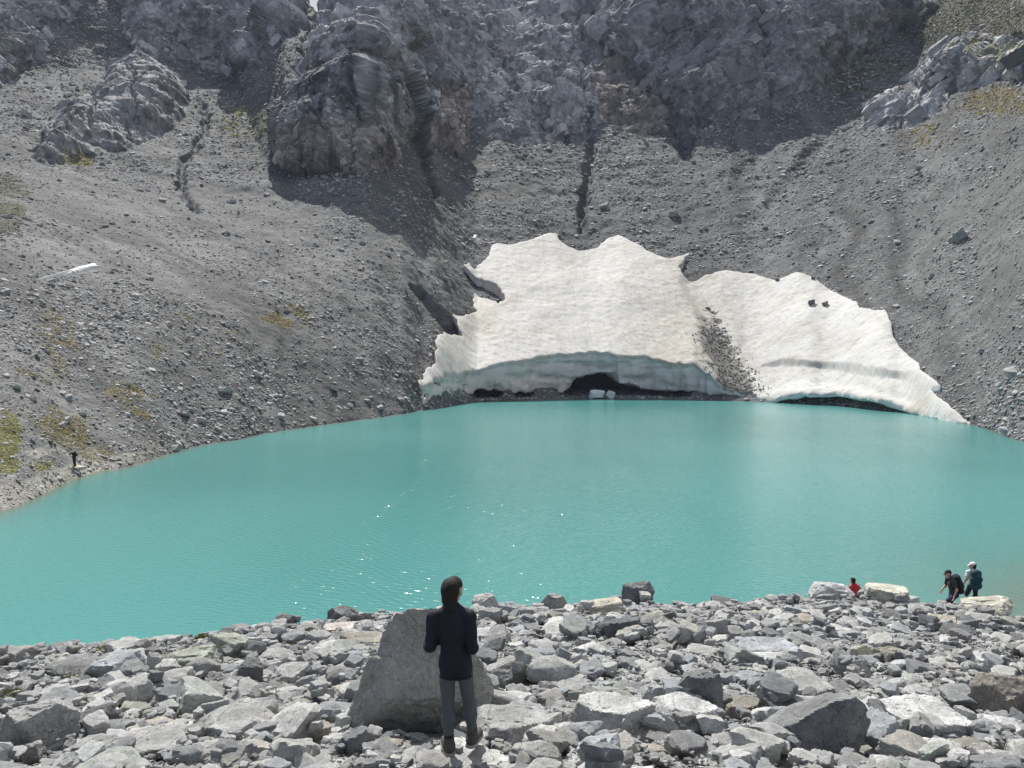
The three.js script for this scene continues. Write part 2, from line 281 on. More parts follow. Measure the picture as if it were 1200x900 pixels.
    if (m > 0.01) {
      const w = 3 * fbm(x / 22, y / 22, z / 22, 2, 70), bx = x + N[o * 3] * out, by = y + N[o * 3 + 1] * out, bz = z + N[o * 3 + 2] * out;
      const S = bx * 0.96 + bz * 0.25 + w, T = by * 0.85 - bz * 0.5 + w * 0.6, c1 = 0.88, s1 = 0.47, k = kind === 3 || kind === 2 ? 1 : 0.6;
      const q1 = S * c1 + T * s1, q2 = T * c1 - S * s1, q3 = S * 0.9 - T * 0.43, q4 = T * 0.9 + S * 0.43;
      let r = 11 * k * tri(q1 / 60, q2 / 40, 100) + (k === 1 ? 5.2 : 2.2) * tri(q3 / 26, q4 / 17, 110) + (k === 1 ? 2.3 : 1.5) * tri(q1 / 11, q2 / 8, 120) + 0.62 * tri(q3 / 5, q4 / 3.8, 130) + 0.25 * tri(q1 / 2.6, q2 / 2.3, 140);
      const bed = (T * 0.86 + S * 0.36) / 12, fr = bed - Math.floor(bed), saw = fr < 0.72 ? fr / 0.72 : (1 - fr) / 0.28; r += (k === 1 ? 4.6 : 2.6) * saw * smooth(-0.3, 0.4, noise(S / 24, T / 16, 1, 150));
      const bed2 = (T * 0.8 - S * 0.55) / 5, f2 = bed2 - Math.floor(bed2), saw2 = f2 < 0.75 ? f2 / 0.75 : (1 - f2) / 0.25; r += 0.9 * saw2 * smooth(-0.1, 0.4, noise(S / 18, T / 18, 2, 151));
      facet(q1 / 13, q2 / 8, bz / 14, 160); r -= 1.3 * smooth(0.08, 0, FC.crack); facet(q3 / 5.5, q4 / 4, bz / 6, 170); r -= 0.55 * smooth(0.1, 0, FC.crack);
      disp += m * (out + r + (kind === 3 || kind === 2 ? 2 : 0));
    }
    if (pv < 420) for (const [line, w, dep] of GULLIES) { const L = lineDist(line, wu, wv); if (L < w * 2) disp -= dep * smooth(w * 1.6, w * 0.3, L); }
    if (j < UND + 2) disp *= 0.3; if (j >= UND && j < UND + 14) disp *= 0.35 + 0.65 * (j - UND) / 14;
    P[o * 3] = x + N[o * 3] * disp; P[o * 3 + 1] = y + N[o * 3 + 1] * disp; P[o * 3 + 2] = z + N[o * 3 + 2] * disp;
    rock[o] = m; kinds[o] = kind;
    for (const [cu, cw, len] of [[570, 3.6, 14], [613, 2.4, 10], [700, 9, 26], [735, 7, 15], [775, 7, 9]]) {   // ground cut lower, trenches added so the ice caves look dark
      const d0 = profile(aOf(cu))[0][0] + 1.7, xc = aOf(cu) * d0; if (d < d0 - 4 || d > d0 + len + 4) continue;
      const e = smooth(cw * 1.35, cw * 0.9, Math.abs(x - xc)) * smooth(d0 - 4, d0 - 1, d) * smooth(d0 + len + 4, d0 + len, d), ty = 0.35 + Math.max(0, d - d0) * 0.05 + 0.15 * noise(x, z, 1, 88); if (e > 0 && P[o * 3 + 1] > ty) P[o * 3 + 1] = lerp(P[o * 3 + 1], ty, e);
    }
    let r, g, b, V = 0;
    { const x = P[o * 3], y = P[o * 3 + 1], z = P[o * 3 + 2];
    // colours of the ground, with light and shade painted into the cliffs
    const n1 = fbm(x / 14, y / 14, z / 14, 4, 30), n2 = noise(x / 1.1, y / 1.1, z / 1.1, 31);
    const t = 0.15 * (1 + 0.22 * n1 + 0.24 * n2); r = t * 0.97; g = t * 0.99; b = t;
    { const tx = pu < 520 ? x * 0.5 - z * 0.86 : x * 0.8 + z * (pu - 750) / 600, st = fbm(tx / 5 + 2 * fbm(x / 40, y / 40, z / 40, 2, 37), y / 38, 1, 4, 36), k = 1 + 0.75 * st; r *= k; g *= k; b *= k; }
    if (pu < 260 && y < 3.2) { const silt = smooth(0.25, 0.5, 0.5 + 0.5 * fbm(x / 2.5, y / 0.7, z / 6, 3, 34) + smooth(2.0, 0.3, y) * 0.5 - 0.25) * smooth(260, 110, pu); r = lerp(r, 0.36, silt); g = lerp(g, 0.345, silt); b = lerp(b, 0.31, silt); }
    if (pv > 280 && pu < 520) { const s = 0.45 * smooth(-0.3, 0.4, fbm(x / 25, y / 25, z / 25, 3, 33)); r *= 1 + s; g *= 1 + s * 0.96; b *= 1 + s * 0.88; }
    if (m > 0.3) {
      const f = 0.55 * facet(x / 7, y / 7, z / 7, 200) + 0.8 * facet(x / 2.6, y / 2.6, z / 2.6, 205) + 0.5 * facet(x / 22, y / 22, z / 22, 206), pink = kind === 5 ? 1 : kind === 1 ? smooth(130, 190, pv) : smooth(0.1, 0.5, fbm(x / 40, y / 40, z / 40, 3, 210)) * smooth(40, 150, pv) * (kind === 3 ? 0.8 : 0.2);  // facet tones strengthened to paint light and dark contrast onto shaded rock
      let q = (kind === 4 ? 0.56 : kind === 3 && pu < 740 ? 0.48 : 0.38) * (1 + 0.55 * f + 0.22 * n1 + 0.14 * n2);  // sunlit crags get paler albedo, shaded cliffs stay darker: painted light
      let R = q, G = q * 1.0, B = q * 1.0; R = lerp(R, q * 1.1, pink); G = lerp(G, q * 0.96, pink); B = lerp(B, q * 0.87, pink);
      // dark water stains that run down the face
      const st = smooth(0.05, 0.4, fbm(x / 3.0, y / 26, z / 16, 4, 220) + (kind === 1 ? 0.42 * smooth(60, 15, Math.abs(pu - 395)) * smooth(170, 130, pv) : -0.05));
      const dk = 1 - (kind === 1 ? 0.55 : 0.3) * st; R *= dk; G *= dk; B *= dk * 1.03;
      { const shadeTone = smooth(0.12, 0.3, fbm(x / 5, y / 5, z / 5, 4, 230)) * 0.5; R *= 1 - shadeTone; G *= 1 - shadeTone; B *= 1 - shadeTone; }  // noise patches darken the rock: shade contrast put into the colour
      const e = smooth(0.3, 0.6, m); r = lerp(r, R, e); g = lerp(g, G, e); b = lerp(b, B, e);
    }
    for (const [gu, gv, ru, rv, s, k] of GREEN) {
      const q = ((pu - gu) / ru) ** 2 + ((pv - gv) / rv) ** 2; if (q > 1.6) continue;
      const e = s * smooth(1.5, 0.2, q), h = 0.5 + 0.5 * fbm(x / 3.5, y / 3.5, z / 3.5, 4, 300 + k) * 1.7, on = smooth(1 - e - 0.2, 1 - e + 0.22, h) * (m > 0.5 ? 0.6 : 1);
      if (on <= 0) continue; const [cr, cg, cb] = [[0.07, 0.068, 0.032], [0.19, 0.155, 0.065], [0.20, 0.19, 0.055]][k]; const va = 1 + 0.35 * n2;
      r = lerp(r, cr * va, on); g = lerp(g, cg * va, on); b = lerp(b, cb * va, on); V = Math.max(V, on);
    }
    }
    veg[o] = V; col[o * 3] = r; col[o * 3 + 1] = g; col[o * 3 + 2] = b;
    uv[o * 2] = x / 20; uv[o * 2 + 1] = (y * 1.1 + d * 0.7) / 20;
  }
  const g = new THREE.BufferGeometry();
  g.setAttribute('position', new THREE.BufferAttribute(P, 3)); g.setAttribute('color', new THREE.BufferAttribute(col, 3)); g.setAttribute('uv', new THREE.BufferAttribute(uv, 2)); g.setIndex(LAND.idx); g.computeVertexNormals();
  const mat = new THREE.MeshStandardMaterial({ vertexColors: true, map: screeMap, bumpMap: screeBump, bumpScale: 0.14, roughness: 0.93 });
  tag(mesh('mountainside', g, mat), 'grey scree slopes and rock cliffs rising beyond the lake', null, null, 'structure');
  Object.assign(LAND, { us, NA, NR, UND, NB, P, N, rock, kinds, veg, col });
}

// ---------------------------------------------------------------- rocks
function rockGeometry(seed, detail, { sy = 0.75, planes = 13, bump = 0.05, round = 0, tilt = 1 } = {}) {
  const rnd = mul(seed), pl = [];
  for (let i = 0; i < planes; i++) { const z = rnd() * 2 - 1, t = rnd() * Math.PI * 2, r = Math.sqrt(1 - z * z); pl.push([r * Math.cos(t), z, r * Math.sin(t), 0.62 + 0.38 * rnd()]); }
  const t0 = rnd() * 6; for (let i = 0; i < 4; i++) pl.push([Math.cos(t0 + i * Math.PI / 2 + (rnd() - 0.5) * 0.6), (rnd() - 0.5) * 0.5 * tilt, Math.sin(t0 + i * Math.PI / 2 + (rnd() - 0.5) * 0.6), 0.62 + 0.25 * rnd()]);
  pl.push([(rnd() - 0.5) * 0.7 * tilt, 1, (rnd() - 0.5) * 0.7 * tilt, 0.55 + 0.2 * rnd()], [(rnd() - 0.5) * 0.4, -1, (rnd() - 0.5) * 0.4, 0.6]);
  for (const p of pl) { const l = Math.hypot(p[0], p[1], p[2]); p[0] /= l; p[1] /= l; p[2] /= l; }
  let g = new THREE.IcosahedronGeometry(1, detail); g.deleteAttribute('uv'); g.deleteAttribute('normal'); g = mergeVertices(g, 1e-4);
  const p = g.attributes.position;
  for (let i = 0; i < p.count; i++) {
    const x = p.getX(i), y = p.getY(i), z = p.getZ(i); let r = 1.25;
    for (const q of pl) { const c = x * q[0] + y * q[1] + z * q[2]; if (c > 0.05) r = Math.min(r, q[3] / c); }
    r = lerp(r, 0.8, round); let X = x * r, Y = y * r, Z = z * r;
    const e = 1 + bump * (facet(X * 2.2, Y * 2.2, Z * 2.2, seed % 997) * 1.6 + 0.8 * facet(X * 5.5, Y * 5.5, Z * 5.5, seed % 991) + 0.5 * fbm(X * 3, Y * 3, Z * 3, 3, seed % 983));
    p.setXYZ(i, X * e, Y * e * sy, Z * e);
  }
  g.computeBoundingBox(); const b = g.boundingBox, c = b.getCenter(new THREE.Vector3()), s = b.getSize(new THREE.Vector3());
  for (let i = 0; i < p.count; i++) p.setXYZ(i, (p.getX(i) - c.x) / s.x, (p.getY(i) - b.min.y) / s.y, (p.getZ(i) - c.z) / s.z);
  return g;                                       // fills the unit box, base at y = 0
}
function finishRock(g, sx, sy, sz, uvScale = 0.7, crease = 0.5) { g = g.clone(); g.scale(sx, sy, sz); g = boxUV(g, uvScale); g.deleteAttribute('normal'); g = toCreasedNormals(g, crease); return g; }
const rockMat = (r, g, b, rough = 0.88) => new THREE.MeshStandardMaterial({ color: new THREE.Color().setRGB(r, g, b), map: rockMap, bumpMap: rockBump, bumpScale: 0.06, roughness: rough });
const TONE = { light: rockMat(0.53, 0.53, 0.515), mid: rockMat(0.39, 0.39, 0.38), dark: rockMat(0.21, 0.215, 0.22), char: rockMat(0.14, 0.145, 0.15), tan: rockMat(0.50, 0.46, 0.38), green: rockMat(0.38, 0.40, 0.34), blue: rockMat(0.42, 0.445, 0.47), cream: rockMat(0.60, 0.58, 0.49), white: rockMat(0.66, 0.66, 0.65), brown: rockMat(0.32, 0.29, 0.25), orange: rockMat(0.55, 0.37, 0.2), pink: rockMat(0.56, 0.51, 0.48) };
const whiteInst = new THREE.MeshStandardMaterial({ color: 0xffffff, map: rockMap, bumpMap: rockBump, bumpScale: 0.012, roughness: 0.9 });

// stones lying on the far slopes
{
  const rnd = mul(4242), { NA, NR, UND, NB, P, N, rock, veg, us } = LAND, list = [[], [], [], []], M = new THREE.Matrix4(), Q = new THREE.Quaternion(), E = new THREE.Euler(), C = new THREE.Color();
  const NV = new THREE.Vector3(), UPV = new THREE.Vector3(0, 1, 0), Q2 = new THREE.Quaternion();
  let n = 0;
  while (n < 150000) {
    const i = Math.floor(rnd() * (NA - 1)), j = UND + 1 + Math.floor(rnd() * (NB - 4)), o = j * NA + i;
    if (us[i] < -60 || us[i] > 1260) { if (rnd() < 0.6) continue; }
    if (rock[o] > 0.35 && rnd() < 0.93) continue; n++;
    const fx = rnd(), x = lerp(P[o * 3], P[(o + 1) * 3], fx), y = lerp(P[o * 3 + 1], P[(o + 1) * 3 + 1], fx), z = lerp(P[o * 3 + 2], P[(o + 1) * 3 + 2], fx), d = -z;
    if (y > 210) continue;
    const dens = 0.5 + 0.9 * fbm(x / 16, y / 16, z / 16, 3, 400) + (d < 150 ? 0.18 : 0); if (rnd() > dens + 0.15) continue;
    let px = (d < 150 ? 1.35 : 1.0) * Math.pow(1 - rnd() * 0.99, -0.36); px = Math.min(px, 8) * (dens > 0.75 ? 1.2 : 1);
    const s = Math.max(0.12, px * d / F);
    const [pu, pv] = pixelOf(x, y, z);
    const t = 0.24 + 0.5 * Math.pow(rnd(), 1.5), warm = (rnd() - 0.4) * 0.1;
    E.set(rnd() * 0.7 - 0.4, rnd() * 6.28, rnd() * 0.6 - 0.3, 'YXZ'); Q.setFromEuler(E); { NV.set(N[o * 3], N[o * 3 + 1], N[o * 3 + 2]).lerp(UPV, 0.45).normalize(); Q2.setFromUnitVectors(UPV, NV); Q.premultiply(Q2); }
    const sx = s * (0.8 + 0.7 * rnd()), sy = s * (0.3 + 0.35 * rnd()), sz = s * (0.8 + 0.7 * rnd());
    M.compose(new THREE.Vector3(x, y - sy * 0.3, z), Q, new THREE.Vector3(sx, sy, sz));
    list[n & 3].push([M.clone(), t * (1 + warm), t, t * (1 - warm), px]);
  }
  list.forEach((L, k) => {
    const g = finishRock(rockGeometry(900 + k, 3, { planes: 9, bump: 0.04 }), 1, 1, 1, 0.5), im = new THREE.InstancedMesh(g, whiteInst, L.length);
    L.forEach(([m, r, gg, b], i) => { im.setMatrixAt(i, m); im.setColorAt(i, C.setRGB(r, gg, b)); });
    im.name = numbered('scree_stones'); im.castShadow = im.receiveShadow = true; tag(im, 'loose grey scree stones strewn over the slopes beyond the lake', null, null, 'stuff'); scene.add(im);
  });
}
{
  const rnd = mul(818), { NA, UND, NB, P, N, veg, col, rock } = LAND, L = [];
  for (let t = 0; t < 400000 && L.length < 16000; t++) { const o = (UND + 2 + Math.floor(rnd() * (NB - 4))) * NA + Math.floor(rnd() * NA); if (veg[o] > 0.35 && rnd() < veg[o]) L.push(o); }
  let g = new THREE.IcosahedronGeometry(0.5, 2); g.deleteAttribute('uv'); g.deleteAttribute('normal'); g = mergeVertices(g, 1e-4); const p = g.attributes.position; for (let i = 0; i < p.count; i++) { const e = 1 + 0.45 * noise(p.getX(i) * 5, p.getY(i) * 5, p.getZ(i) * 5, 820); p.setXYZ(i, p.getX(i) * e, p.getY(i) * e, p.getZ(i) * e); } g.computeVertexNormals();
  const im = new THREE.InstancedMesh(g, new THREE.MeshStandardMaterial({ color: 0xffffff, roughness: 1 }), L.length), M = new THREE.Matrix4(), Q = new THREE.Quaternion(), C = new THREE.Color();
  L.forEach((o, i) => { const d = -P[o * 3 + 2], s = (0.9 + 1.5 * rnd()) * d / F; Q.setFromEuler(new THREE.Euler(rnd(), rnd() * 6, rnd())); M.compose(new THREE.Vector3(P[o * 3], P[o * 3 + 1], P[o * 3 + 2]), Q, new THREE.Vector3(s, s * 0.55, s)); im.setMatrixAt(i, M); const k = 0.8 + 0.8 * rnd(); im.setColorAt(i, C.setRGB(col[o * 3] * k, col[o * 3 + 1] * k, col[o * 3 + 2] * k * 0.8)); });
  im.name = 'hillside_moss'; im.castShadow = im.receiveShadow = true; tag(im, 'olive and yellow moss clumps growing on the far slopes', null, null, 'stuff'); scene.add(im);
}
// fractured blocks standing out of the cliff faces, along two joint directions
{
  const rnd = mul(616), { NA, UND, NB, P, N, rock, kinds, col, us } = LAND, K = 6, L = Array.from({ length: K }, () => []), M = new THREE.Matrix4(), Q = new THREE.Quaternion(), C = new THREE.Color();
  for (let t = 0, n = 0; t < 400000 && n < 15000; t++) {
    const i = Math.floor(rnd() * NA), o = (UND + 2 + Math.floor(rnd() * (NB - 3))) * NA + i; if (rock[o] < 0.8 || us[i] < -80 || us[i] > 1290 || (us[i] > 350 && us[i] < 402 && pixelOf(P[o * 3], P[o * 3 + 1], P[o * 3 + 2])[1] < 40)) continue;
    const k = kinds[o], dome = k === 0 || k === 1; if (dome && rnd() < 0.55) continue; n++;
    const d = -P[o * 3 + 2], px = Math.min((dome ? 4 : 5) * Math.pow(1 - rnd() * 0.995, -0.42), dome ? 16 : 46), s = px * d / F, set = rnd() < 0.65 ? 0 : 1;
    const sx = s * (0.9 + 0.9 * rnd()), sy = s * (0.5 + 0.5 * rnd()), sz = s * (0.6 + 0.4 * rnd());
    Q.setFromEuler(new THREE.Euler(-0.12 + (rnd() - 0.5) * 0.5, (set ? 0.7 : -0.35) + (rnd() - 0.5) * 0.5, (set ? -0.75 : 0.42) + (rnd() - 0.5) * 0.35)); const sink = 0.36 + 0.12 * rnd();
    M.compose(new THREE.Vector3(P[o * 3] - N[o * 3] * sz * sink, P[o * 3 + 1] - N[o * 3 + 1] * sz * sink - sy * 0.45, P[o * 3 + 2] - N[o * 3 + 2] * sz * sink), Q, new THREE.Vector3(sx, sy, sz));
    const v = Math.min(0.75 + 0.7 * rnd(), 0.6 / col[o * 3 + 1]) * (us[i] > 735 && us[i] < 1060 ? 0.75 : 1.05); L[n % K].push([M.clone(), col[o * 3] * v, col[o * 3 + 1] * v, col[o * 3 + 2] * v]);  // blocks of the shaded right cliffs darkened by colour: painted shade
  }
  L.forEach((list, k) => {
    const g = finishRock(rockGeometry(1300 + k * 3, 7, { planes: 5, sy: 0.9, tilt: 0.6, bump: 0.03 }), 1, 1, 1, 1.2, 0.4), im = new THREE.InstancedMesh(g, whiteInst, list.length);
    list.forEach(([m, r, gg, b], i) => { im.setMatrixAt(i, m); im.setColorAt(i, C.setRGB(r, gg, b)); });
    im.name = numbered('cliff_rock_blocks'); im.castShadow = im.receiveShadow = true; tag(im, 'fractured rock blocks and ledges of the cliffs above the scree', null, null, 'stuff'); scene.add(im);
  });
}
function landTop(u, v) {                           // a point of the built far slope near a picture position
  const { us, NA, UND, NB, P } = LAND; let best = 1e9, o = 0; let i0 = 0; while (i0 < NA - 1 && us[i0] < u - 12) i0++;
  for (let i = i0; i < NA && us[i] < u + 12; i++) for (let j = UND; j < UND + NB; j += 2) { const q = j * NA + i, [pu, pv] = pixelOf(P[q * 3], P[q * 3 + 1], P[q * 3 + 2]), e = (pu - u) ** 2 + (pv - v) ** 2; if (e < best) { best = e; o = q; } }
  return [P[o * 3], P[o * 3 + 1], P[o * 3 + 2]];
}
// far boulders one can pick out
{
  const rnd = mul(77), protos = [0, 1, 2, 3, 4].map((k) => finishRock(rockGeometry(950 + k, 6, { planes: 11, bump: 0.05 }), 1, 1, 1, 0.8)), mats = [TONE.light, TONE.mid, TONE.mid, TONE.blue];
  const spots = [[272, 238, 14], [265, 273, 11], [278, 276, 10], [222, 243, 14], [168, 199, 10], [132, 262, 9], [123, 265, 10], [208, 575, 0], [176, 328, 13], [133, 316, 8], [134, 213, 8], [216, 487, 16], [233, 491, 16], [264, 460, 18], [80, 466, 14], [38, 468, 13], [72, 459, 12], [149, 450, 10], [128, 406, 10], [111, 419, 9], [74, 499, 12], [96, 487, 10], [78, 492, 12], [205, 527, 15], [218, 528, 9], [38, 517, 10], [188, 518, 10], [254, 504, 12], [282, 499, 10], [328, 488, 12], [355, 498, 10], [366, 491, 10], [20, 456, 10], [10, 255, 14], [32, 257, 12], [48, 266, 10], [28, 135, 16], [540, 207, 14], [535, 218, 12], [709, 243, 12], [790, 253, 16], [554, 280, 8], [470, 226, 8], [1045, 95, 0], [972, 172, 12], [985, 122, 12], [966, 76, 10], [883, 193, 8], [1125, 278, 26], [1188, 436, 22], [1150, 412, 12], [1075, 205, 10], [1077, 198, 9], [1100, 145, 10], [1180, 492, 12], [1165, 500, 14], [1178, 506, 18], [1190, 498, 10], [1149, 499, 9], [1196, 470, 12], [1140, 470, 8], [1092, 325, 10], [1050, 285, 9], [1020, 260, 9], [520, 325, 12], [529, 329, 9], [478, 250, 8], [455, 300, 8], [425, 285, 9], [60, 330, 11], [8, 345, 14], [158, 346, 9], [190, 235, 10], [330, 300, 9], [300, 440, 10], [420, 420, 10], [390, 455, 11], [430, 470, 10], [470, 470, 9], [445, 478, 12]];
  for (const [u, v, w] of spots) {
    if (!w) continue; const [x, y, z] = landTop(u, v), s = w * -z / F, k = Math.floor(rnd() * 5);
    const m = mesh('boulder', protos[k], mats[Math.floor(rnd() * 4)]); m.position.set(x, y - s * 0.2, z); m.scale.set(s * 0.9, s * (0.34 + 0.26 * rnd()), s * (0.7 + 0.4 * rnd())); m.rotation.set(0.2 + 0.3 * rnd(), rnd() * 6.28, rnd() * 0.5 - 0.25, 'YXZ');
    tag(m, 'pale boulder lying on the scree slope across the lake', 'boulder', 'boulders on the far scree');
  }
}
console.log('land done');

// ---------------------------------------------------------------- the snowfield at the head of the lake
const LIP = curve([[488, 451], [500, 449], [530, 441], [580, 428], [620, 420], [680, 412.7], [713, 412.7], [763, 420], [813, 428], [835, 442], [852, 455], [880, 465], [899, 467], [920, 463.5], [948, 459], [990, 460], [1025, 465], [1077, 480], [1130, 492], [1140, 494]]);
const EDGE = curve([[485, 436], [510, 390], [528, 364], [545, 312], [580, 285], [650, 272], [700, 286], [730, 275], [800, 298], [830, 320], [880, 320], [935, 318], [1000, 350], [1050, 392], [1085, 428], [1110, 462], [1140, 492]]);
const lipDepth = (u) => profile(aOf(u))[0][0] + lerp(1.7, -1.3, smooth(865, 930, u));
const TOPCACHE = new Map();
function topColumn(u) {
  const k = Math.round(u * 2); let c = TOPCACHE.get(k); if (c) return c; u = k / 2;
  const dl = lipDepth(u), a = aOf(u), yl = EYE + bOf(LIP(u)) * dl, th = Math.max(0.6, yl - landY(a * dl, -dl)), e = hitLand(u, EDGE(u)), dt = Math.max(dl + 4, -e[2]);
  c = { dl, dt, th }; TOPCACHE.set(k, c); return c;
}
const STEP = curve([[860, 440], [880, 434], [915, 422], [1000, 430], [1060, 444], [1090, 456]]);
function snowThick(x, z) {
  const d = -z, u = clamp(600 + F * x / d, 486, 1139), c = topColumn(u), e = clamp((d - c.dl) / (c.dt - c.dl), -0.1, 1.2);
  let t = lerp(c.th, 1.3, e < 0 ? 0 : Math.pow(Math.min(1, e), 0.85));
  const y = landY(x, z) + t, [pu, pv] = pixelOf(x, y, z);
  t += 1.6 * Math.sin(Math.PI * clamp(e)) * (0.5 + 0.9 * fbm(x / 22, z / 22, 1, 2, 500)) + 0.28 * fbm(x / 7, z / 7, 2, 3, 510) * smooth(0, 0.2, e);
  if (pu > 862 && pu < 1090) t -= 1.25 * smooth(-1.2, 1.2, pv - STEP(pu)) * smooth(862, 885, pu) * smooth(1090, 1050, pu) * smooth(0.0, 0.12, e);
  const g = lineDist([[812, 330], [826, 352], [836, 375], [846, 410], [862, 452]], pu, pv); t -= 1.7 * smooth(20, 4, g) * smooth(0, 0.2, e);
  t -= 2.2 * smooth(34, 6, Math.hypot((pu - 560) * 0.7, pv - 356)) * smooth(0.3, 0.7, e);
  return Math.max(0.5, t);
}
const snowTop = (x, z) => landY(x, z) + snowThick(x, z);
function hitTop(u, v) {
  const [a, b] = dirOf(u, v), c = topColumn(clamp(u, 486, 1139)); let lo = c.dl - 1, hi = c.dt + 45;
  for (let i = 0; i < 34; i++) { const d = (lo + hi) / 2; if (EYE + b * d > snowTop(a * d, -d)) lo = d; else hi = d; }
  return [a * lo, EYE + b * lo, -lo];
}
const SNOW = {};
{
  const upper = [[491, 446], [494, 434], [510, 422], [509, 400], [512, 389], [519, 387], [540, 391], [534, 373], [528, 365], [542, 370], [557, 364], [553, 352], [556, 342], [566, 348], [584, 354], [591, 349], [588, 340], [581, 332], [560, 326], [549, 317], [543, 310], [549, 305], [555, 314], [560, 310], [572, 299], [576, 287], [582, 284], [599, 286], [626, 278], [641, 272], [653, 273], [656, 281], [677, 293], [698, 290], [713, 278], [725, 274], [749, 286], [770, 298], [785, 302], [809, 294], [803, 305], [797, 311], [801, 322], [807, 328], [818, 327], [850, 316], [885, 320], [911, 328], [934, 318], [955, 325], [979, 342], [1004, 353], [1007, 360], [1037, 362], [1044, 377], [1046, 391], [1060, 412], [1076, 425], [1078, 433], [1102, 451], [1086, 453], [1097, 463], [1116, 479], [1137, 494]];
  const poly = upper.map(([u, v]) => { const p = hitTop(u, v); return [p[0], p[2]]; });
  for (let u = 1132; u >= 492; u -= 8) { const d = lipDepth(u) + 0.5 * Math.sin(u * 0.11) + 0.4 * Math.sin(u * 0.31); poly.push([aOf(u) * d, -d]); }
  const xs = poly.map((p) => p[0]), zs = poly.map((p) => p[1]);
  const C = 0.45, lo = [Math.min(...xs) - 2, -15.5, Math.min(...zs) - 2], hi = [Math.max(...xs) + 2, 1.2, Math.max(...zs) + 2];
  const n = [Math.ceil((hi[0] - lo[0]) / C), 37, Math.ceil((hi[2] - lo[2]) / C)];
  const X = n[0] + 1, S = new Float32Array(X * (n[2] + 1)), TH = S.slice(), LY = S.slice();
  for (let k = 0; k <= n[2]; k++) for (let i = 0; i <= n[0]; i++) {
    const x = lerp(lo[0], hi[0], i / n[0]), z = lerp(lo[2], hi[2], k / n[2]), o = k * X + i;
    let s = polyDist(poly, x, z); if (s < 4) { s += (x > 66 ? 0.15 : 0.7) * fbm(x / 2.2, z / 2.2, 3, 3, 520) - (x > 66 ? 0.35 : 0) ; TH[o] = snowThick(x, z); LY[o] = landY(x, z); } S[o] = s;
  }
  const caves = [[566, 3.0, 3.4, 14], [576, 2.2, 2.6, 12], [613, 1.9, 2.3, 10], [640, 1.3, 1.7, 7], [682, 4.8, 6.0, 26], [702, 7.5, 7.6, 26], [727, 7.5, 4.2, 16], [768, 8, 2.4, 9], [805, 4, 2.0, 8], [842, 3.4, 2.0, 6], [530, 1.2, 1.6, 5], [545, 1.2, 1.5, 5], [516, 0.9, 1.5, 4]].map(([u, rx, ry, len]) => { const d = lipDepth(u); return [aOf(u) * d, rx, ry, d, len]; });
  const HCUT = (u) => (EYE + bOf(LIP(u)) * lipDepth(u) - 0.75) * smooth(896, 925, u) * smooth(1128, 1095, u) - 0.5;
  const smax = (a, b, k) => { const h = Math.max(k - Math.abs(a - b), 0) / k; return Math.max(a, b) + h * h * k * 0.25; };
  let g = surfaceNets((x, w, z, i, j, k) => {
    const o = k * X + i, s = S[o]; if (s > 3.5) return s;
    const th = TH[o], y = LY[o] + th + w, d = -z, u = 600 + F * x / d;
    let f = smax(s + clamp(-w * 0.16, 0, 1.5), w, 0.9); f = Math.max(f, -(w + th + 0.5));
    const dl = lipDepth(u);
    if (d < dl + 30 && y < 10) {
      const ny = y + 1.3 * fbm(x / 3.6, y / 3.6, z / 4, 3, 530), nx = x + 1.6 * fbm(x / 4, y / 4, z / 4, 3, 531);
      for (const [cx, rx, ry, cd, len] of caves) { const t = clamp((d - cd) / len); if (t >= 1) continue; const sh = 1 - 0.25 * t; const q = Math.hypot((nx - cx) / (rx * sh), Math.max(0, ny) / (ry * sh)); f = Math.max(f, (1 - q) * Math.min(rx, ry) * 0.9); }
      if (u > 890 && u < 1135) f = Math.max(f, Math.min(HCUT(u) + 0.3 * noise(x / 2, 1, z / 2, 533) - y, (s + 7)));
      if (u < 880) { const ph = y * 1.5 + 2.2 * fbm(x / 14, y / 5, 1, 3, 540), band = 0.22 * Math.sin(ph) + 0.9 * tri(x / 3.4, y / 2.1, 542) + 0.8 * fbm(x / 5, y / 3, z / 5, 3, 541) + 0.5 * smooth(0.15, 0, Math.abs(noise(x / 3, y / 9, 4, 543))); f = Math.max(f, s + clamp(-w * 0.16, 0, 1.5) + band * smooth(0.5, 2.5, -w) * 0.9); }
    }
    return f;
  }, lo, hi, n);
  const p = g.attributes.position, col = new Float32Array(p.count * 3), uv = new Float32Array(p.count * 2);
  const W = new Float32Array(p.count);
  for (let q = 0; q < p.count; q++) {
    const x = p.getX(q), w = p.getY(q), z = p.getZ(q), y = snowTop(x, z) + w; W[q] = w;
    const cup = w > -0.9 ? 0.2 * fbm(x / 1.6, z / 1.6, 5, 4, 550) + 0.10 * Math.abs(noise(x / 2.6, z / 2.6, 7, 551)) : 0;
    p.setXYZ(q, x, y + cup, z);
  }
  g.computeVertexNormals();
  for (let q = 0; q < p.count; q++) {
    const x = p.getX(q), y = p.getY(q), z = p.getZ(q), [pu, pv] = pixelOf(x, y, z), w = W[q];
    let r = 0.51, gg = 0.505, b = 0.49;
    const n1 = fbm(x / 9, z / 9, y / 9, 4, 560), n2 = noise(x / 0.8, z / 0.8, y / 0.8, 561);
    // dust and grit in the old snow
    const grit = clamp(0.22 + 0.6 * smooth(-0.1, 0.5, n1) + 0.35 * smooth(0.1, 0.5, fbm(x / 1.6, 1, z / 11, 4, 562)) + 0.3 * smooth(0.15, 0.5, fbm(x / 3, y / 3, z / 3, 4, 563)) + 0.75 * smooth(80, 10, Math.hypot((pu - 808) * 0.9, (pv - 390) * 0.75)) + 0.5 * smooth(46, 8, Math.hypot((pu - 560) * 0.8, pv - 372)) + 0.35 * smooth(30, 5, Math.abs(pu - 800)) * smooth(380, 300, pv) - 0.2 * smooth(880, 930, pu));
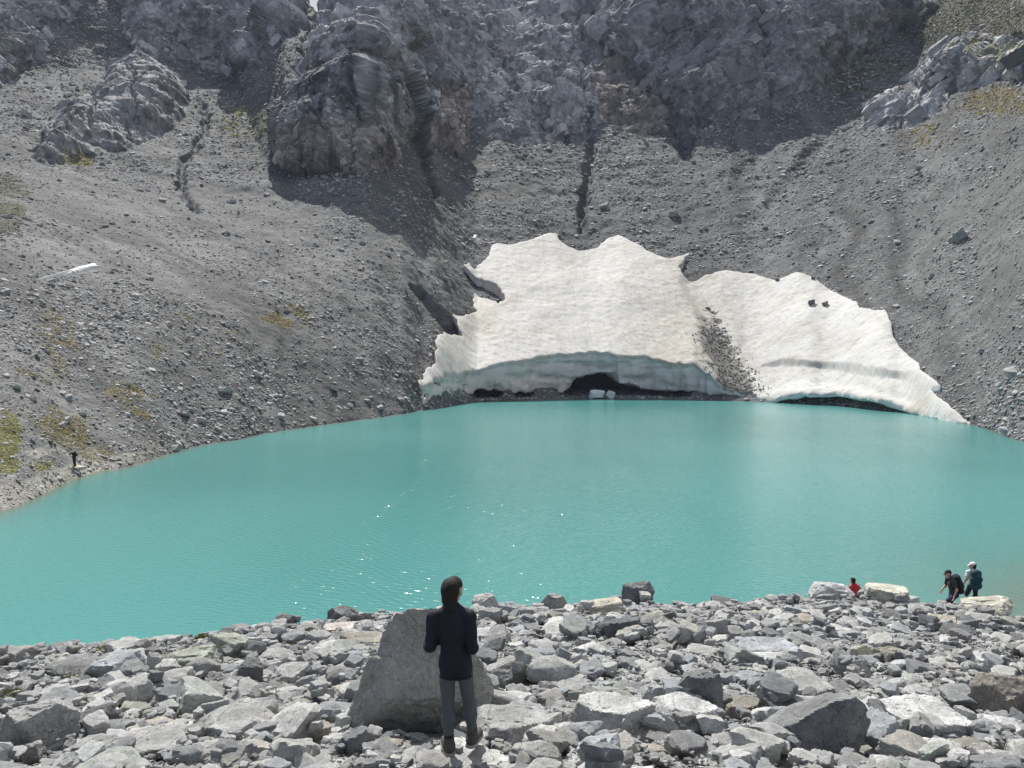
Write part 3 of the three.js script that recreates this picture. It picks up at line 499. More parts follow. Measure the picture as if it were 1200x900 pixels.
    const k = grit * (0.72 + 0.5 * n2); r = lerp(r, 0.38, k); gg = lerp(gg, 0.35, k); b = lerp(b, 0.295, k);
    { const sp = noise(x / 0.35, y / 0.35, z / 0.35, 565); if (sp > 0.62) { r *= 0.72; gg *= 0.71; b *= 0.68; } }
    // gravel washed down the trough between the two lobes
    const tr = lineDist([[816, 340], [828, 376], [838, 402], [856, 440], [868, 456]], pu, pv), cover = smooth(30, 4, tr + 9 * fbm(x / 6, z / 6, 1, 3, 575)) * smooth(340, 400, pv) * 0.72;
    const on = smooth(0.9 - cover, 1.05 - cover, 0.5 + 0.5 * fbm(x / 1.4, z / 1.4, y / 1.4, 3, 570)); r = lerp(r, 0.17, on); gg = lerp(gg, 0.16, on); b = lerp(b, 0.14, on);
    if (w < -1.0) {                                // old ice, base warmed to cancel teal light off the lake, dirt layers
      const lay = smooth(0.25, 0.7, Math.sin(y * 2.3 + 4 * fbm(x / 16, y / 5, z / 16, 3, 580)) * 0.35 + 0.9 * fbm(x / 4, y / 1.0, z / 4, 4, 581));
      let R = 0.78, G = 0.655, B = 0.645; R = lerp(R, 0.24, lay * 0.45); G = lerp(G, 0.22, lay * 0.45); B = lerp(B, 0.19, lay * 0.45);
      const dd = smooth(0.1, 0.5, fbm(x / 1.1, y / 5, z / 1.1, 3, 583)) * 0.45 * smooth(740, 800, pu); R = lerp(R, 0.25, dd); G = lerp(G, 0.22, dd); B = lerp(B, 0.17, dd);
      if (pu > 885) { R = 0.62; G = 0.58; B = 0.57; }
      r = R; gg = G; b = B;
    } else if (w < -0.5 && pu > 860) { r = 0.66; gg = 0.72; b = 0.75; }
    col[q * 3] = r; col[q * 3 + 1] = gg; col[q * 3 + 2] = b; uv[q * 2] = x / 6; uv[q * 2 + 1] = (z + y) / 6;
  }
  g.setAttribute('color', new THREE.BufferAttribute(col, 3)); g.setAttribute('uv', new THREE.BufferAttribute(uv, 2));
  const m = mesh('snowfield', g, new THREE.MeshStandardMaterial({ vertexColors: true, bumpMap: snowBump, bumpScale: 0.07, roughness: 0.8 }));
  tag(m, 'large dirty white snowfield with two lobes and hollowed ice front at the lake head', 'snowfield');
  SNOW.poly = poly;
  // debris lying in the trough
  const rnd = mul(31), gs = finishRock(rockGeometry(970, 3, { planes: 9 }), 1, 1, 1, 0.5), L = [];
  for (let t = 0; t < 1300; t++) {
    const s = 0.25 + 0.75 * Math.pow(rnd(), 0.7), line = [[816, 336], [828, 376], [838, 402], [856, 440], [868, 460]], f = s * 4, i = Math.min(3, Math.floor(f)), e = f - i, spread = (8 + 26 * s) * (rnd() + rnd() + rnd() - 1.5);
    const u = lerp(line[i][0], line[i + 1][0], e) + spread, v = lerp(line[i][1], line[i + 1][1], e) + (rnd() - 0.5) * 10, c = topColumn(clamp(u, 486, 1139)), q = hitTop(u, Math.min(v, LIP(clamp(u, 486, 1139)) - 1)); if (polyDist(poly, q[0], q[2]) > -0.6) continue;
    const r = 0.18 + 0.35 * rnd() * rnd(); L.push([q[0], q[1], q[2], r]);
  }
  const im = new THREE.InstancedMesh(gs, whiteInst, L.length), M = new THREE.Matrix4(), Q = new THREE.Quaternion(), Cc = new THREE.Color();
  L.forEach(([x, y, z, r], i) => { Q.setFromEuler(new THREE.Euler(rnd() * 0.6, rnd() * 6, rnd() * 0.6)); M.compose(new THREE.Vector3(x, y - r * 0.1, z), Q, new THREE.Vector3(r * 1.3, r * 0.7, r * 1.3)); im.setMatrixAt(i, M); const t = 0.14 + 0.16 * rnd(); im.setColorAt(i, Cc.setRGB(t, t * 0.97, t * 0.92)); });
  im.name = 'snow_debris'; im.castShadow = im.receiveShadow = true; tag(im, 'dark gravel strewn in the trough between the two snow lobes', null, null, 'stuff'); scene.add(im);
  for (const [u, v, w, lab] of [[951, 355, 8.5, 'dark boulder resting on the clean snow lobe, paired with a browner one'], [967, 356, 7.5, 'brownish boulder resting on the clean snow lobe, paired with a darker one'], [911, 327, 5, 'small dark stone at the upper rim of the clean snow lobe'], [953, 325, 5, 'small grey stone on the topmost rim of the clean snow lobe']]) {
    const q = hitTop(u, v + 2), s = w * -q[2] / F, b = mesh('boulder', finishRock(rockGeometry(980 + w * 3, 8), s, s * 0.85, s, 0.7), v > 355 ? TONE.brown : TONE.dark); b.position.set(q[0], q[1] - s * 0.1, q[2]); tag(b, lab, 'boulder');
  }
  // fallen ice block before the cave, split down the middle
  { const d = lipDepth(705) - 1.4, x = aOf(705) * d, grp = thing('ice_block', 'fallen white ice block split in two before the cave mouth', 'ice block', x, landY(x, -d) - 0.2, -d);
    const im = new THREE.MeshStandardMaterial({ color: new THREE.Color().setRGB(0.74, 0.78, 0.8), bumpMap: snowBump, bumpScale: 0.05, roughness: 0.6 });
    const a = mesh('block_half', finishRock(rockGeometry(991, 8, { planes: 10 }), 4.2, 2.5, 2.4, 0.3), im, grp); a.position.set(-1.2, 0, 0);
    const b = mesh('block_half', finishRock(rockGeometry(992, 8, { planes: 10 }), 2.6, 2.3, 2.2, 0.3), im, grp); b.position.set(2.35, 0, 0.1); }
  // small leftover snow patches
  const patch = (pts, lab) => {
    const P3 = pts.map(([u, v]) => landTop(u, v)), cx = P3.reduce((s, q) => s + q[0], 0) / P3.length, cy = P3.reduce((s, q) => s + q[1], 0) / P3.length, cz = P3.reduce((s, q) => s + q[2], 0) / P3.length;
    const rings = 5, pos = [0, 0.3, 0], idx = [], M = 48;
    for (let r = 1; r <= rings; r++) for (let i = 0; i < M; i++) { const f = i / M * P3.length, a = P3[Math.floor(f) % P3.length], b = P3[(Math.floor(f) + 1) % P3.length], t = f % 1, e = r / rings * (1 + 0.06 * noise(i * 0.7, r, 1)), lift = r === rings ? -0.25 : 0.3 * (1 - (r / rings) ** 3); pos.push((lerp(a[0], b[0], t) - cx) * e, (lerp(a[1], b[1], t) - cy) * e + lift + 0.05 * noise(i, r, 3), (lerp(a[2], b[2], t) - cz) * e); }
    for (let i = 0; i < M; i++) idx.push(0, 1 + (i + 1) % M, 1 + i);
    for (let r = 1; r < rings; r++) for (let i = 0; i < M; i++) { const a = 1 + (r - 1) * M + i, b = 1 + (r - 1) * M + (i + 1) % M; idx.push(a, b, a + M, b, b + M, a + M); }
    const g = new THREE.BufferGeometry(); g.setAttribute('position', new THREE.Float32BufferAttribute(pos, 3)); g.setIndex(idx); g.computeVertexNormals();
    const m = mesh('snow_patch', g, new THREE.MeshStandardMaterial({ color: new THREE.Color().setRGB(0.78, 0.79, 0.79), roughness: 0.8, side: THREE.DoubleSide })); m.position.set(cx, cy, cz); tag(m, lab, 'snow patch');
  };
  patch([[38, 328], [66, 323], [96, 311], [116, 306], [118, 311], [98, 318], [72, 325]], 'thin white snow streak left on the bare scree');
  patch([[552, 281], [556, 274], [560, 276], [557, 285]], 'tiny white snow remnant just above the snowfield');
}
console.log('snow done');

// ---------------------------------------------------------------- the lake
{
  const NX = 260, NZ = 300, pos = [], col = [], uv = [], idx = [];
  for (let k = 0; k <= NZ; k++) for (let i = 0; i <= NX; i++) {
    const x = lerp(-110, 150, i / NX), z = -20 - 280 * (k / NZ);
    pos.push(x, 0, z);
    const dep = -landY(x, z), shoal = 0.2 * (Math.hypot((x - 40) * 0.8, z + 34) - 12), n = 0.25 * fbm(x / 5, z / 5, 1, 3, 600);
    const far = Math.exp(-Math.max(0, Math.min(dep, 9) + n) / 0.8), near = Math.exp(-Math.max(0, shoal + 1.5 * n) / 0.8);
    const t = clamp(Math.max(far, near)), murk = 0.05 * fbm(x / 30, z / 45, 2, 3, 610);
    col.push(lerp(0.064 + murk * 0.5, 0.15, t), lerp(0.23 + murk, 0.14, t), lerp(0.22 + murk, 0.10, t)); uv.push(x / 28, -z / 28);
  }
  for (let k = 0; k < NZ; k++) for (let i = 0; i < NX; i++) { const o = k * (NX + 1) + i; idx.push(o, o + 1, o + NX + 1, o + 1, o + NX + 2, o + NX + 1); }
  const g = new THREE.BufferGeometry(); g.setAttribute('position', new THREE.Float32BufferAttribute(pos, 3)); g.setAttribute('color', new THREE.Float32BufferAttribute(col, 3)); g.setAttribute('uv', new THREE.Float32BufferAttribute(uv, 2)); g.setIndex(idx); g.computeVertexNormals();
  const T = 28, rnd = mul(5), comp = [];
  for (let i = 0; i < 26; i++) { const lam = 0.105 * Math.pow(5.5, rnd()), th = 1.05 + (rnd() + rnd() - 1) * 1.5; let kx = Math.round(T / lam * Math.cos(th)), ky = Math.round(T / lam * Math.sin(th)); const K = 2 * Math.PI * Math.hypot(kx, ky) / T; comp.push([kx, ky, 0.037 / K * (0.6 + 0.8 * rnd()), rnd() * 6.28]); }
  const rms = Math.sqrt(comp.reduce((s, c) => s + c[2] * c[2] / 2, 0)), R = rms * 6;
  const N = 2048, S = new Float32Array(N); for (let i = 0; i < N; i++) S[i] = Math.sin(2 * Math.PI * i / N);
  const wave = tile(N, (x, y) => { let h = 0; const i = x * N, j = y * N, gust = 0.88 + 0.3 * pfbm(x, y, 3, 2, 71); for (const [kx, ky, a, ph] of comp) h += a * S[((kx * i + ky * j + ph * 326) % N + N) & (N - 1)]; return 0.5 + h * gust / R; });
  const water = mesh('lake_water', g, new THREE.MeshPhysicalMaterial({ vertexColors: true, roughness: 0.17, ior: 1.333, bumpMap: wave, bumpScale: R }));
  tag(water, 'milky turquoise glacial lake rippled by wind', null, null, 'structure');
}
console.log('lake done');

// ---------------------------------------------------------------- the near shore
const NEAR = [[-400, 820, 11], [-200, 800, 12.5], [0, 782, 14.5], [100, 764, 17], [200, 758, 19], [330, 741, 22], [410, 731, 24.5], [540, 721, 27], [650, 717, 28], [740, 712, 28.5], [830, 715, 28.5], [930, 709, 28.5], [1000, 706, 29], [1060, 710, 28], [1150, 720, 27], [1200, 732, 26], [1400, 745, 26], [1700, 760, 26]].map(([u, v, d]) => { const b = bOf(v), y = EYE + b * d; return { a: aOf(u), d, y, s: d + y / (1.16 * -b) }; });
function nearY(x, z) {
  const d = -z; if (d < 0) return 10.3 - d * 0.16;
  const a = x / Math.max(d, 2.5); let k = 0; while (k < NEAR.length - 2 && a > NEAR[k + 1].a) k++;
  const A = NEAR[k], B = NEAR[k + 1], t = clamp((a - A.a) / (B.a - A.a)), dc = lerp(A.d, B.d, t), yc = lerp(A.y, B.y, t), s = lerp(A.s, B.s, t);
  if (d < 9) return lerp(10.3, 7.78, d / 9); if (d < dc) return lerp(7.78, yc, (d - 9) / (dc - 9));
  if (d < s) return lerp(yc, -0.3, (d - dc) / (s - dc)); return -0.3 - (d - s) * 0.3;
}
function hitNear(u, v) { for (let k = 0; k < 30; k++) { const q = hitNearOnce(u, v + k); if (-q[2] < 36) return q; } return hitNearOnce(u, v + 30); }
function hitNearOnce(u, v) { const [a, b] = dirOf(u, v); let lo = 4, hi = 59.9; for (let d = 4; d < 60; d += 0.1) if (EYE + b * d < nearY(a * d, -d)) { hi = d; lo = d - 0.1; break; } return [a * hi, nearY(a * hi, -hi), -hi]; }
{
  const xs = [], zs = []; for (let i = -110; i <= 110; i++) { const t = i / 110; xs.push(Math.sign(t) * (18 * Math.abs(t) + 60 * Math.abs(t) ** 4)); }
  for (let z = 45; z > -5; z -= 2.5) zs.push(z); for (let z = -5; z > -48; z -= 0.22) zs.push(z); for (let z = -48; z > -75; z -= 2) zs.push(z);
  const pos = [], col = [], uv = [], idx = [], W = xs.length;
  for (const z of zs) for (const x of xs) {
    pos.push(x, nearY(x, z) + 0.10 * fbm(x / 1.3, z / 1.3, 0, 4, 700), z);
    const t = 0.27 * (1 + 0.3 * fbm(x / 2, z / 2, 1, 3, 710) + 0.25 * noise(x / 0.3, z / 0.3, 2, 711)); col.push(t, t * 0.985, t * 0.95); uv.push(x / 2.5, z / 2.5);
  }
  for (let k = 0; k < zs.length - 1; k++) for (let i = 0; i < W - 1; i++) { const o = k * W + i; idx.push(o, o + 1, o + W, o + 1, o + W + 1, o + W); }
  const g = new THREE.BufferGeometry(); g.setAttribute('position', new THREE.Float32BufferAttribute(pos, 3)); g.setAttribute('color', new THREE.Float32BufferAttribute(col, 3)); g.setAttribute('uv', new THREE.Float32BufferAttribute(uv, 2)); g.setIndex(idx); g.computeVertexNormals();
  tag(mesh('near_shore_ground', g, new THREE.MeshStandardMaterial({ vertexColors: true, map: screeMap, bumpMap: screeBump, bumpScale: 0.05, roughness: 0.95 })), 'gravelly ground of the near moraine', null, null, 'structure');
}
// what is already lying there, as heights on a grid
const HM = { x0: -28, d0: 4, c: 0.08, nx: 700, nd: 520 }; HM.h = new Float32Array(HM.nx * HM.nd); HM.m = new Uint8Array(HM.nx * HM.nd);
for (let k = 0; k < HM.nd; k++) for (let i = 0; i < HM.nx; i++) HM.h[k * HM.nx + i] = nearY(HM.x0 + i * HM.c, -(HM.d0 + k * HM.c));
function hmAt(x, z) { const i = clamp(Math.round((x - HM.x0) / HM.c), 0, HM.nx - 1), k = clamp(Math.round((-z - HM.d0) / HM.c), 0, HM.nd - 1); return HM.h[k * HM.nx + i]; }
function hmStamp(x, z, rx, rz, top, base, solid) {
  const i0 = Math.floor((x - rx - HM.x0) / HM.c), i1 = Math.ceil((x + rx - HM.x0) / HM.c), k0 = Math.floor((-z - rz - HM.d0) / HM.c), k1 = Math.ceil((-z + rz - HM.d0) / HM.c);
  for (let k = Math.max(0, k0); k <= Math.min(HM.nd - 1, k1); k++) for (let i = Math.max(0, i0); i <= Math.min(HM.nx - 1, i1); i++) { const q = ((HM.x0 + i * HM.c - x) / rx) ** 2 + ((-(HM.d0 + k * HM.c) - z) / rz) ** 2; if (q < 1) { const y = base + (top - base) * Math.pow(1 - q, 0.4); const o = k * HM.nx + i; if (y > HM.h[o]) HM.h[o] = y; if (solid && q < 0.75) HM.m[o] = 1; } }
}
function hullRock(seed, outline, depth, detail, lean) {  // rock whose front has the given outline (metres, x right, y up)
  const cx = outline.reduce((s, p) => s + p[0], 0) / outline.length, cy = outline.reduce((s, p) => s + p[1], 0) / outline.length, pl = [], rnd = mul(seed);
  for (let i = 0; i < outline.length; i++) { const [ax, ay] = outline[i], [bx, by] = outline[(i + 1) % outline.length]; let nx = by - ay, ny = ax - bx; const l = Math.hypot(nx, ny); nx /= l; ny /= l; let d = (ax - cx) * nx + (ay - cy) * ny; if (d < 0) { nx = -nx; ny = -ny; d = -d; } const t = -0.25 - 0.25 * rnd(), q = Math.hypot(1, t); pl.push([nx / q, ny / q, t / q, d / q]); }
  const add = (x, y, z, d) => { const l = Math.hypot(x, y, z); pl.push([x / l, y / l, z / l, d]); };
  add(0.05, lean, 1, depth * 0.40); add(-0.7, lean * 0.6, 1, depth * 0.52); add(0.7, lean * 0.5, 1, depth * 0.5); add(0.1, -0.5, 1, depth * 0.48); add(0, 0.3, -1, depth * 0.5);
  let g = new THREE.IcosahedronGeometry(1, detail); g.deleteAttribute('uv'); g.deleteAttribute('normal'); g = mergeVertices(g, 1e-4); const p = g.attributes.position;
  for (let i = 0; i < p.count; i++) { const x = p.getX(i), y = p.getY(i), z = p.getZ(i); let r = 9; for (const q of pl) { const c = x * q[0] + y * q[1] + z * q[2]; if (c > 0.02) r = Math.min(r, q[3] / c); } const X = x * r, Y = y * r, Z = z * r, e = 1 + 0.045 * facet(X * 2.6, Y * 3.5, Z * 3.5, seed) + 0.022 * facet(X * 9, Y * 9, Z * 9, seed + 9) + 0.02 * fbm(X * 4, Y * 4, Z * 4, 3, seed); p.setXYZ(i, X * e + cx, Y * e + cy, Z * e); }
  g = boxUV(g, 0.7); return toCreasedNormals(g, 0.6);
}
// boulders that the photograph lets one name: left, top, right, bottom in the picture, tone, squareness of the shape, label
const NAMED = [
  [-8, 822, 88, 886, 'mid', 0, 'large grey block with one broad smooth sloping face, beside a dark leaning slab'],
  [84, 829, 135, 868, 'char', 1, 'dark charcoal slab leaning between a large grey block and pale rubble'],
  [57, 776, 110, 801, 'dark', 1, 'low dark grey boulder with flat top beside mossy ground'],
  [110, 766, 171, 801, 'blue', 0, 'blue-grey boulder with notched front next to a pale upright stone'],
  [172, 765, 191, 794, 'light', 0, 'pale upright stone wedged between blue-grey and greenish boulders'],
  [189, 759, 258, 796, 'green', 2, 'greenish grey rounded boulder below another greenish boulder'],
  [240, 744, 301, 781, 'green', 0, 'greenish grey boulder with diagonal groove above a rounded one'],
  [137, 797, 176, 831, 'light', 2, 'pale rough boulder below the blue-grey notched one'],
  [103, 801, 123, 822, 'mid', 3, 'small grey triangular stone beside the moss below a dark flat boulder'],
  [141, 823, 183, 845, 'green', 1, 'grey-green wedge stone above a long tan slab'],
  [226, 829, 333, 881, 'mid', 1, 'long grey slab with flat sunlit top sloping down to rubble'],
  [139, 857, 230, 893, 'mid', 1, 'long thick slab end to end with a flat-topped longer slab'],
  [61, 862, 102, 880, 'cream', 1, 'cream flat stone in front of the dark leaning slab'],
  [28, 869, 74, 886, 'light', 1, 'pale flat stone lying before the large smooth-faced grey block'],
  [148, 846, 207, 868, 'tan', 1, 'tan flat slab above a long thick grey slab'],
  [277, 774, 309, 811, 'dark', 0, 'upright dark grey block beside a green moss cushion'],
  [317, 779, 362, 805, 'light', 3, 'pale roof-shaped boulder with lit slope beside the upright dark block'],
  [307, 762, 353, 782, 'mid', 1, 'low grey flat stone above the pale roof-shaped boulder'],
  [365, 753, 408, 777, 'white', 2, 'whitish rounded boulder uphill of a bluish flat one'],
  [398, 741, 454, 766, 'brown', 1, 'brown-fronted boulder with pale top behind the huge leaning boulder'],
  [406, 762, 439, 788, 'blue', 1, 'bluish boulder with white flat top beside the huge leaning boulder'],
  [384, 711, 422, 726, 'dark', 2, 'dark rounded boulder on the crest against the water'],
  [322, 720, 347, 734, 'dark', 1, 'small dark slab on the crest above olive tufts'],
  [378, 731, 415, 748, 'pink', 1, 'pinkish pale flat stone just below the crest'],
  [354, 848, 390, 873, 'tan', 0, 'tan topped stone with dark front beside a pale pointed one'],
  [373, 857, 425, 894, 'light', 0, 'pale angular boulder with bright tilted top in front of tan topped stone'],
  [400, 831, 438, 857, 'light', 3, 'pale pointed stone at the foot of the huge leaning boulder'],
  [415, 846, 446, 864, 'white', 0, 'white blocky stone before the shaded hollow of the huge boulder'],
  [462, 838, 490, 853, 'orange', 2, 'orange-tan stone under the edge of the huge leaning boulder'],
  [356, 794, 394, 812, 'mid', 1, 'grey low stone in the rubble between roof-shaped and huge boulders'],
  [530, 829, 649, 884, 'mid', 2, 'broad grey boulder just behind the standing person\'s boots'],
  [597, 871, 660, 910, 'mid', 2, 'grey lumpy boulder next to the rock the person stands on'],
  [566, 766, 625, 812, 'mid', 3, 'dark fronted peaked boulder with lit left slope beside the person'],
  [669, 815, 766, 877, 'light', 1, 'big pale tilted slab with fine dark bands beside a white block'],
  [763, 818, 844, 865, 'white', 2, 'bright white rounded block in front of a dark square one'],
  [695, 723, 750, 758, 'char', 0, 'charcoal black block standing among pale slabs'],
  [727, 683, 766, 713, 'dark', 0, 'dark cube-like boulder standing up on the crest'],
  [686, 703, 732, 726, 'tan', 0, 'tan boulder next to the cube-like crest boulder'],
  [607, 712, 651, 738, 'mid', 0, 'grey boulder with pale tilted top just inside the crest'],
  [561, 713, 590, 738, 'mid', 0, 'grey split boulder beside the standing person\'s shoulder'],
  [554, 697, 584, 716, 'light', 2, 'pale rounded crest boulder next to the standing person\'s head'],
  [583, 707, 612, 729, 'blue', 0, 'bluish blocky boulder between pale crest boulder and tilted grey one'],
  [632, 696, 666, 714, 'mid', 3, 'grey gabled boulder on the crest near the tan one'],
  [632, 728, 695, 752, 'light', 1, 'long pale flat slab leading to the charcoal block'],
  [672, 754, 716, 775, 'white', 1, 'white flat slab lying below the charcoal block'],
  [644, 799, 704, 824, 'mid', 1, 'grey flat boulder uphill of the big banded slab'],
  [595, 806, 625, 830, 'mid', 3, 'small grey pointed stone above a moss patch by the person'],
  [647, 831, 674, 866, 'light', 0, 'pale cracked stone pressed against the big banded slab'],
  [743, 799, 796, 844, 'light', 2, 'pale rounded boulder leaning on the dark square block'],
  [792, 789, 851, 857, 'dark', 0, 'dark square block with speckled face behind the white block'],
  [846, 818, 892, 845, 'brown', 1, 'brown-grey low block beside the dark square one'],
  [896, 791, 983, 830, 'mid', 1, 'grey boulder with black overhanging end above the large charcoal wedge'],
  [862, 747, 933, 779, 'blue', 1, 'bluish slab with yellowish corner in the middle of the rubble'],
  [879, 765, 926, 785, 'white', 1, 'white flat stone lying against the bluish slab'],
  [779, 856, 816, 889, 'light', 2, 'pale rounded stone in front of the bright white block'],
  [811, 730, 840, 754, 'dark', 0, 'dark block touching another dark block on the upper rubble'],
  [803, 744, 831, 764, 'dark', 0, 'dark tilted block below its dark neighbour on the upper rubble'],
  [834, 699, 861, 718, 'dark', 3, 'dark peaked boulder on the crest'],
  [949, 682, 999, 704, 'white', 2, 'white rounded crest boulder beside the person in red'],
  [1014, 687, 1065, 714, 'cream', 1, 'cream flat-topped crest boulder overhanging darker rocks'],
  [1128, 700, 1191, 731, 'cream', 2, 'large cream boulder beside the two hikers'],
  [1086, 723, 1122, 746, 'tan', 1, 'tan slab with raised edge below the two hikers'],
  [1103, 734, 1147, 753, 'char', 1, 'charcoal flat stone next to the tan slab below the hikers'],
  [1098, 747, 1130, 762, 'white', 1, 'white oval stone below the charcoal flat stone'],
  [977, 769, 1017, 797, 'light', 3, 'pale pyramid-shaped stone with dark underside'],
  [996, 756, 1022, 781, 'cream', 2, 'cream rounded stone behind the pyramid-shaped one'],
  [1020, 758, 1053, 786, 'tan', 0, 'tan blocky boulder between cream stone and dark triangular stone'],
  [1044, 763, 1066, 787, 'dark', 3, 'dark triangular stone beside the tan blocky boulder'],
  [1036, 823, 1150, 879, 'white', 0, 'very large pale boulder with ridged top and mossy foot'],
  [1140, 789, 1216, 850, 'brown', 0, 'big brown stained boulder behind a white stone'],
  [1154, 841, 1212, 871, 'white', 1, 'white stone in front of the big brown stained boulder'],
  [1147, 877, 1198, 908, 'light', 2, 'pale rounded boulder below the white stone and brown boulder'],
  [971, 857, 1016, 879, 'light', 2, 'pale rounded stone beside the foot of the large charcoal wedge'],
  [976, 840, 1031, 862, 'tan', 1, 'tan-edged slab resting against the large charcoal wedge'],
  [1156, 783, 1194, 801, 'light', 1, 'pale flat stone uphill of the big brown stained boulder'],
  [1128, 721, 1169, 738, 'mid', 1, 'grey flat boulder at the foot of the large cream boulder'],
  [1159, 732, 1182, 746, 'char', 0, 'small charcoal block below the large cream boulder'],
  [1010, 796, 1042, 818, 'light', 2, 'pale rounded stone next to a white flat stone above the very large boulder'],
  [1037, 799, 1075, 814, 'white', 1, 'white flat stone uphill of the very large pale boulder'],
  [1057, 875, 1142, 912, 'light', 1, 'pale layered slab below the very large pale boulder'],
  [1113, 866, 1163, 891, 'brown', 1, 'brown flat stone between the very large boulder and layered slab'],
  [1012, 857, 1039, 879, 'white', 2, 'small white stone at the mossy foot of the very large boulder'],
  [700, 748, 0, 0, '', 0, ''],
].filter((r) => r[6]);
const STYLE = [{ planes: 9, sy: 0.85, tilt: 0.7, bump: 0.045 }, { planes: 8, sy: 0.5, tilt: 0.5, bump: 0.04 }, { planes: 20, sy: 0.75, bump: 0.04, round: 0.16 }, { planes: 7, sy: 0.95, tilt: 1.6, bump: 0.04 }];
function placeBoulder([u0, v0, u1, v1, tone, style, label], seed, group) {
  const um = (u0 + u1) / 2, q = hitNear(um, v1 - 2), df = -q[2], w = (u1 - u0) * df / F * 1.1, dep = Math.min(w * (style === 1 ? 0.9 : 0.75), 1.9), dc = df + dep * 0.42, a = aOf(um, v1), x = a * dc;
  const by = nearY(x, -dc) - 0.08 * w, ty = EYE + bOf(v0) * (df + dep * 0.6), h = Math.max((ty - by) * 1.1, 0.25 * w);
  const g = finishRock(rockGeometry(seed, group ? 9 : w > 0.45 ? 16 : 11, STYLE[style]), w, h, dep, 0.7);
  const m = mesh('boulder', g, TONE[tone]); m.position.set(x, by, -dc); tag(m, label, 'boulder', group); hmStamp(x, -dc, w * 0.5, dep * 0.5, by + h * 0.95, by + h * 0.2, true); return m;
}
const bigSpots = [];
NAMED.forEach((r, i) => { placeBoulder(r, 2000 + i * 17); bigSpots.push(r); });
function outlined(pts, dFront, depth, seed, mat, label, lean) {
  const um = (Math.min(...pts.map((p) => p[0])) + Math.max(...pts.map((p) => p[0]))) / 2, dc = dFront + depth * 0.4;
  const x0 = aOf(um, 800) * dc, out = pts.map(([u, v]) => { const [a, b] = dirOf(u, v); return [a * dc - x0, EYE + b * dc]; });
  const y0 = Math.min(...out.map((p) => p[1])); const g = hullRock(seed, out.map(([x, y]) => [x, y - y0]), depth, 26, lean);
  const m = mesh('boulder', g, mat); m.position.set(x0, y0, -dc); tag(m, label, 'boulder'); bigSpots.push([Math.min(...pts.map((p) => p[0])), Math.min(...pts.map((p) => p[1])), Math.max(...pts.map((p) => p[0])), Math.max(...pts.map((p) => p[1]))]);
  const w = (Math.max(...out.map((p) => p[0])) - Math.min(...out.map((p) => p[0]))) / 2, hh = Math.max(...out.map((p) => p[1])); hmStamp(x0, -dc, w * 1.12, depth * 0.6, hh - 0.1, y0 + 0.2, true); return m;
}
outlined([[419, 834], [446, 775], [468, 724], [486, 716], [518, 719], [546, 748], [572, 794], [569, 808], [500, 840], [436, 848]], 8.7, 1.15, 61, Object.assign(rockMat(0.55, 0.545, 0.51), { map: veinMap }), 'huge grey triangular boulder leaning right behind the standing person', 0.42);
outlined([[884, 862], [905, 850], [940, 831], [975, 817], [992, 814], [1006, 826], [1011, 843], [990, 868], [925, 886], [890, 880]], 7.7, 0.75, 63, TONE.dark, 'large charcoal wedge-shaped boulder with straight sloping upper edge', 0.25);
// the rock under the standing person
const WOMAN = { d: 7.5, feetY: EYE + bOf(884) * 7.5, x: aOf(539, 884) * 7.5 };
{
  const w = 1.05, h = 0.55, dep = 0.9, g = finishRock(rockGeometry(3107, 18, { planes: 6, sy: 0.5, tilt: 0.25, bump: 0.035, round: 0.12 }), w, h, dep, 0.7), p = g.attributes.position;
  let top = -9; for (let i = 0; i < p.count; i++) if (Math.hypot(p.getX(i) + 0.06, p.getZ(i) + 0.02) < 0.12) top = Math.max(top, p.getY(i));
  const m = mesh('boulder', g, TONE.light); m.position.set(WOMAN.x + 0.03, WOMAN.feetY - top, -WOMAN.d + 0.03); tag(m, 'pale flat rock that the standing person stands on', 'boulder'); hmStamp(m.position.x, m.position.z, w * 0.48, dep * 0.48, WOMAN.feetY, WOMAN.feetY - 0.3, true); bigSpots.push([478, 860, 602, 912]);
  WOMAN.rock = m;
}
// more boulders of the near shore, only their place tells them apart
{
  const rnd = mul(99), tones = ['light', 'light', 'mid', 'mid', 'mid', 'mid', 'dark', 'blue', 'green', 'tan', 'white', 'dark'];
  let n = 0, tries = 0;
  while (n < 205 && tries++ < 9000) {
    const u = rnd() * 1240 - 20, v = lerp(706, 900, Math.pow(rnd(), 1.15)), q = hitNear(u, v); if (-q[2] > 33 || -hitNearOnce(u, v)[2] > 40) continue;
    const d = -q[2], s = (0.2 + 0.34 * rnd() * rnd() + (d > 18 ? 0.14 : 0)) * F / d, r = [u - s / 2, v - s * 0.55, u + s / 2, v, tones[Math.floor(rnd() * tones.length)], Math.floor(rnd() * 3.6), 'ordinary weathered boulder half sunk in the near shore rubble'];
    if (bigSpots.some((b) => u > b[0] - s * 0.15 && u < b[2] + s * 0.15 && v > b[1] + 4 && v - s * 0.5 < b[3] - 2)) continue;
    if (v > 858 && u > 490 && u < 590) continue;
    placeBoulder(r, 6000 + n * 13, 'ordinary boulders of the near shore'); bigSpots.push([u - s * 0.4, v - s * 0.4, u + s * 0.4, v]); n++;
  }
}
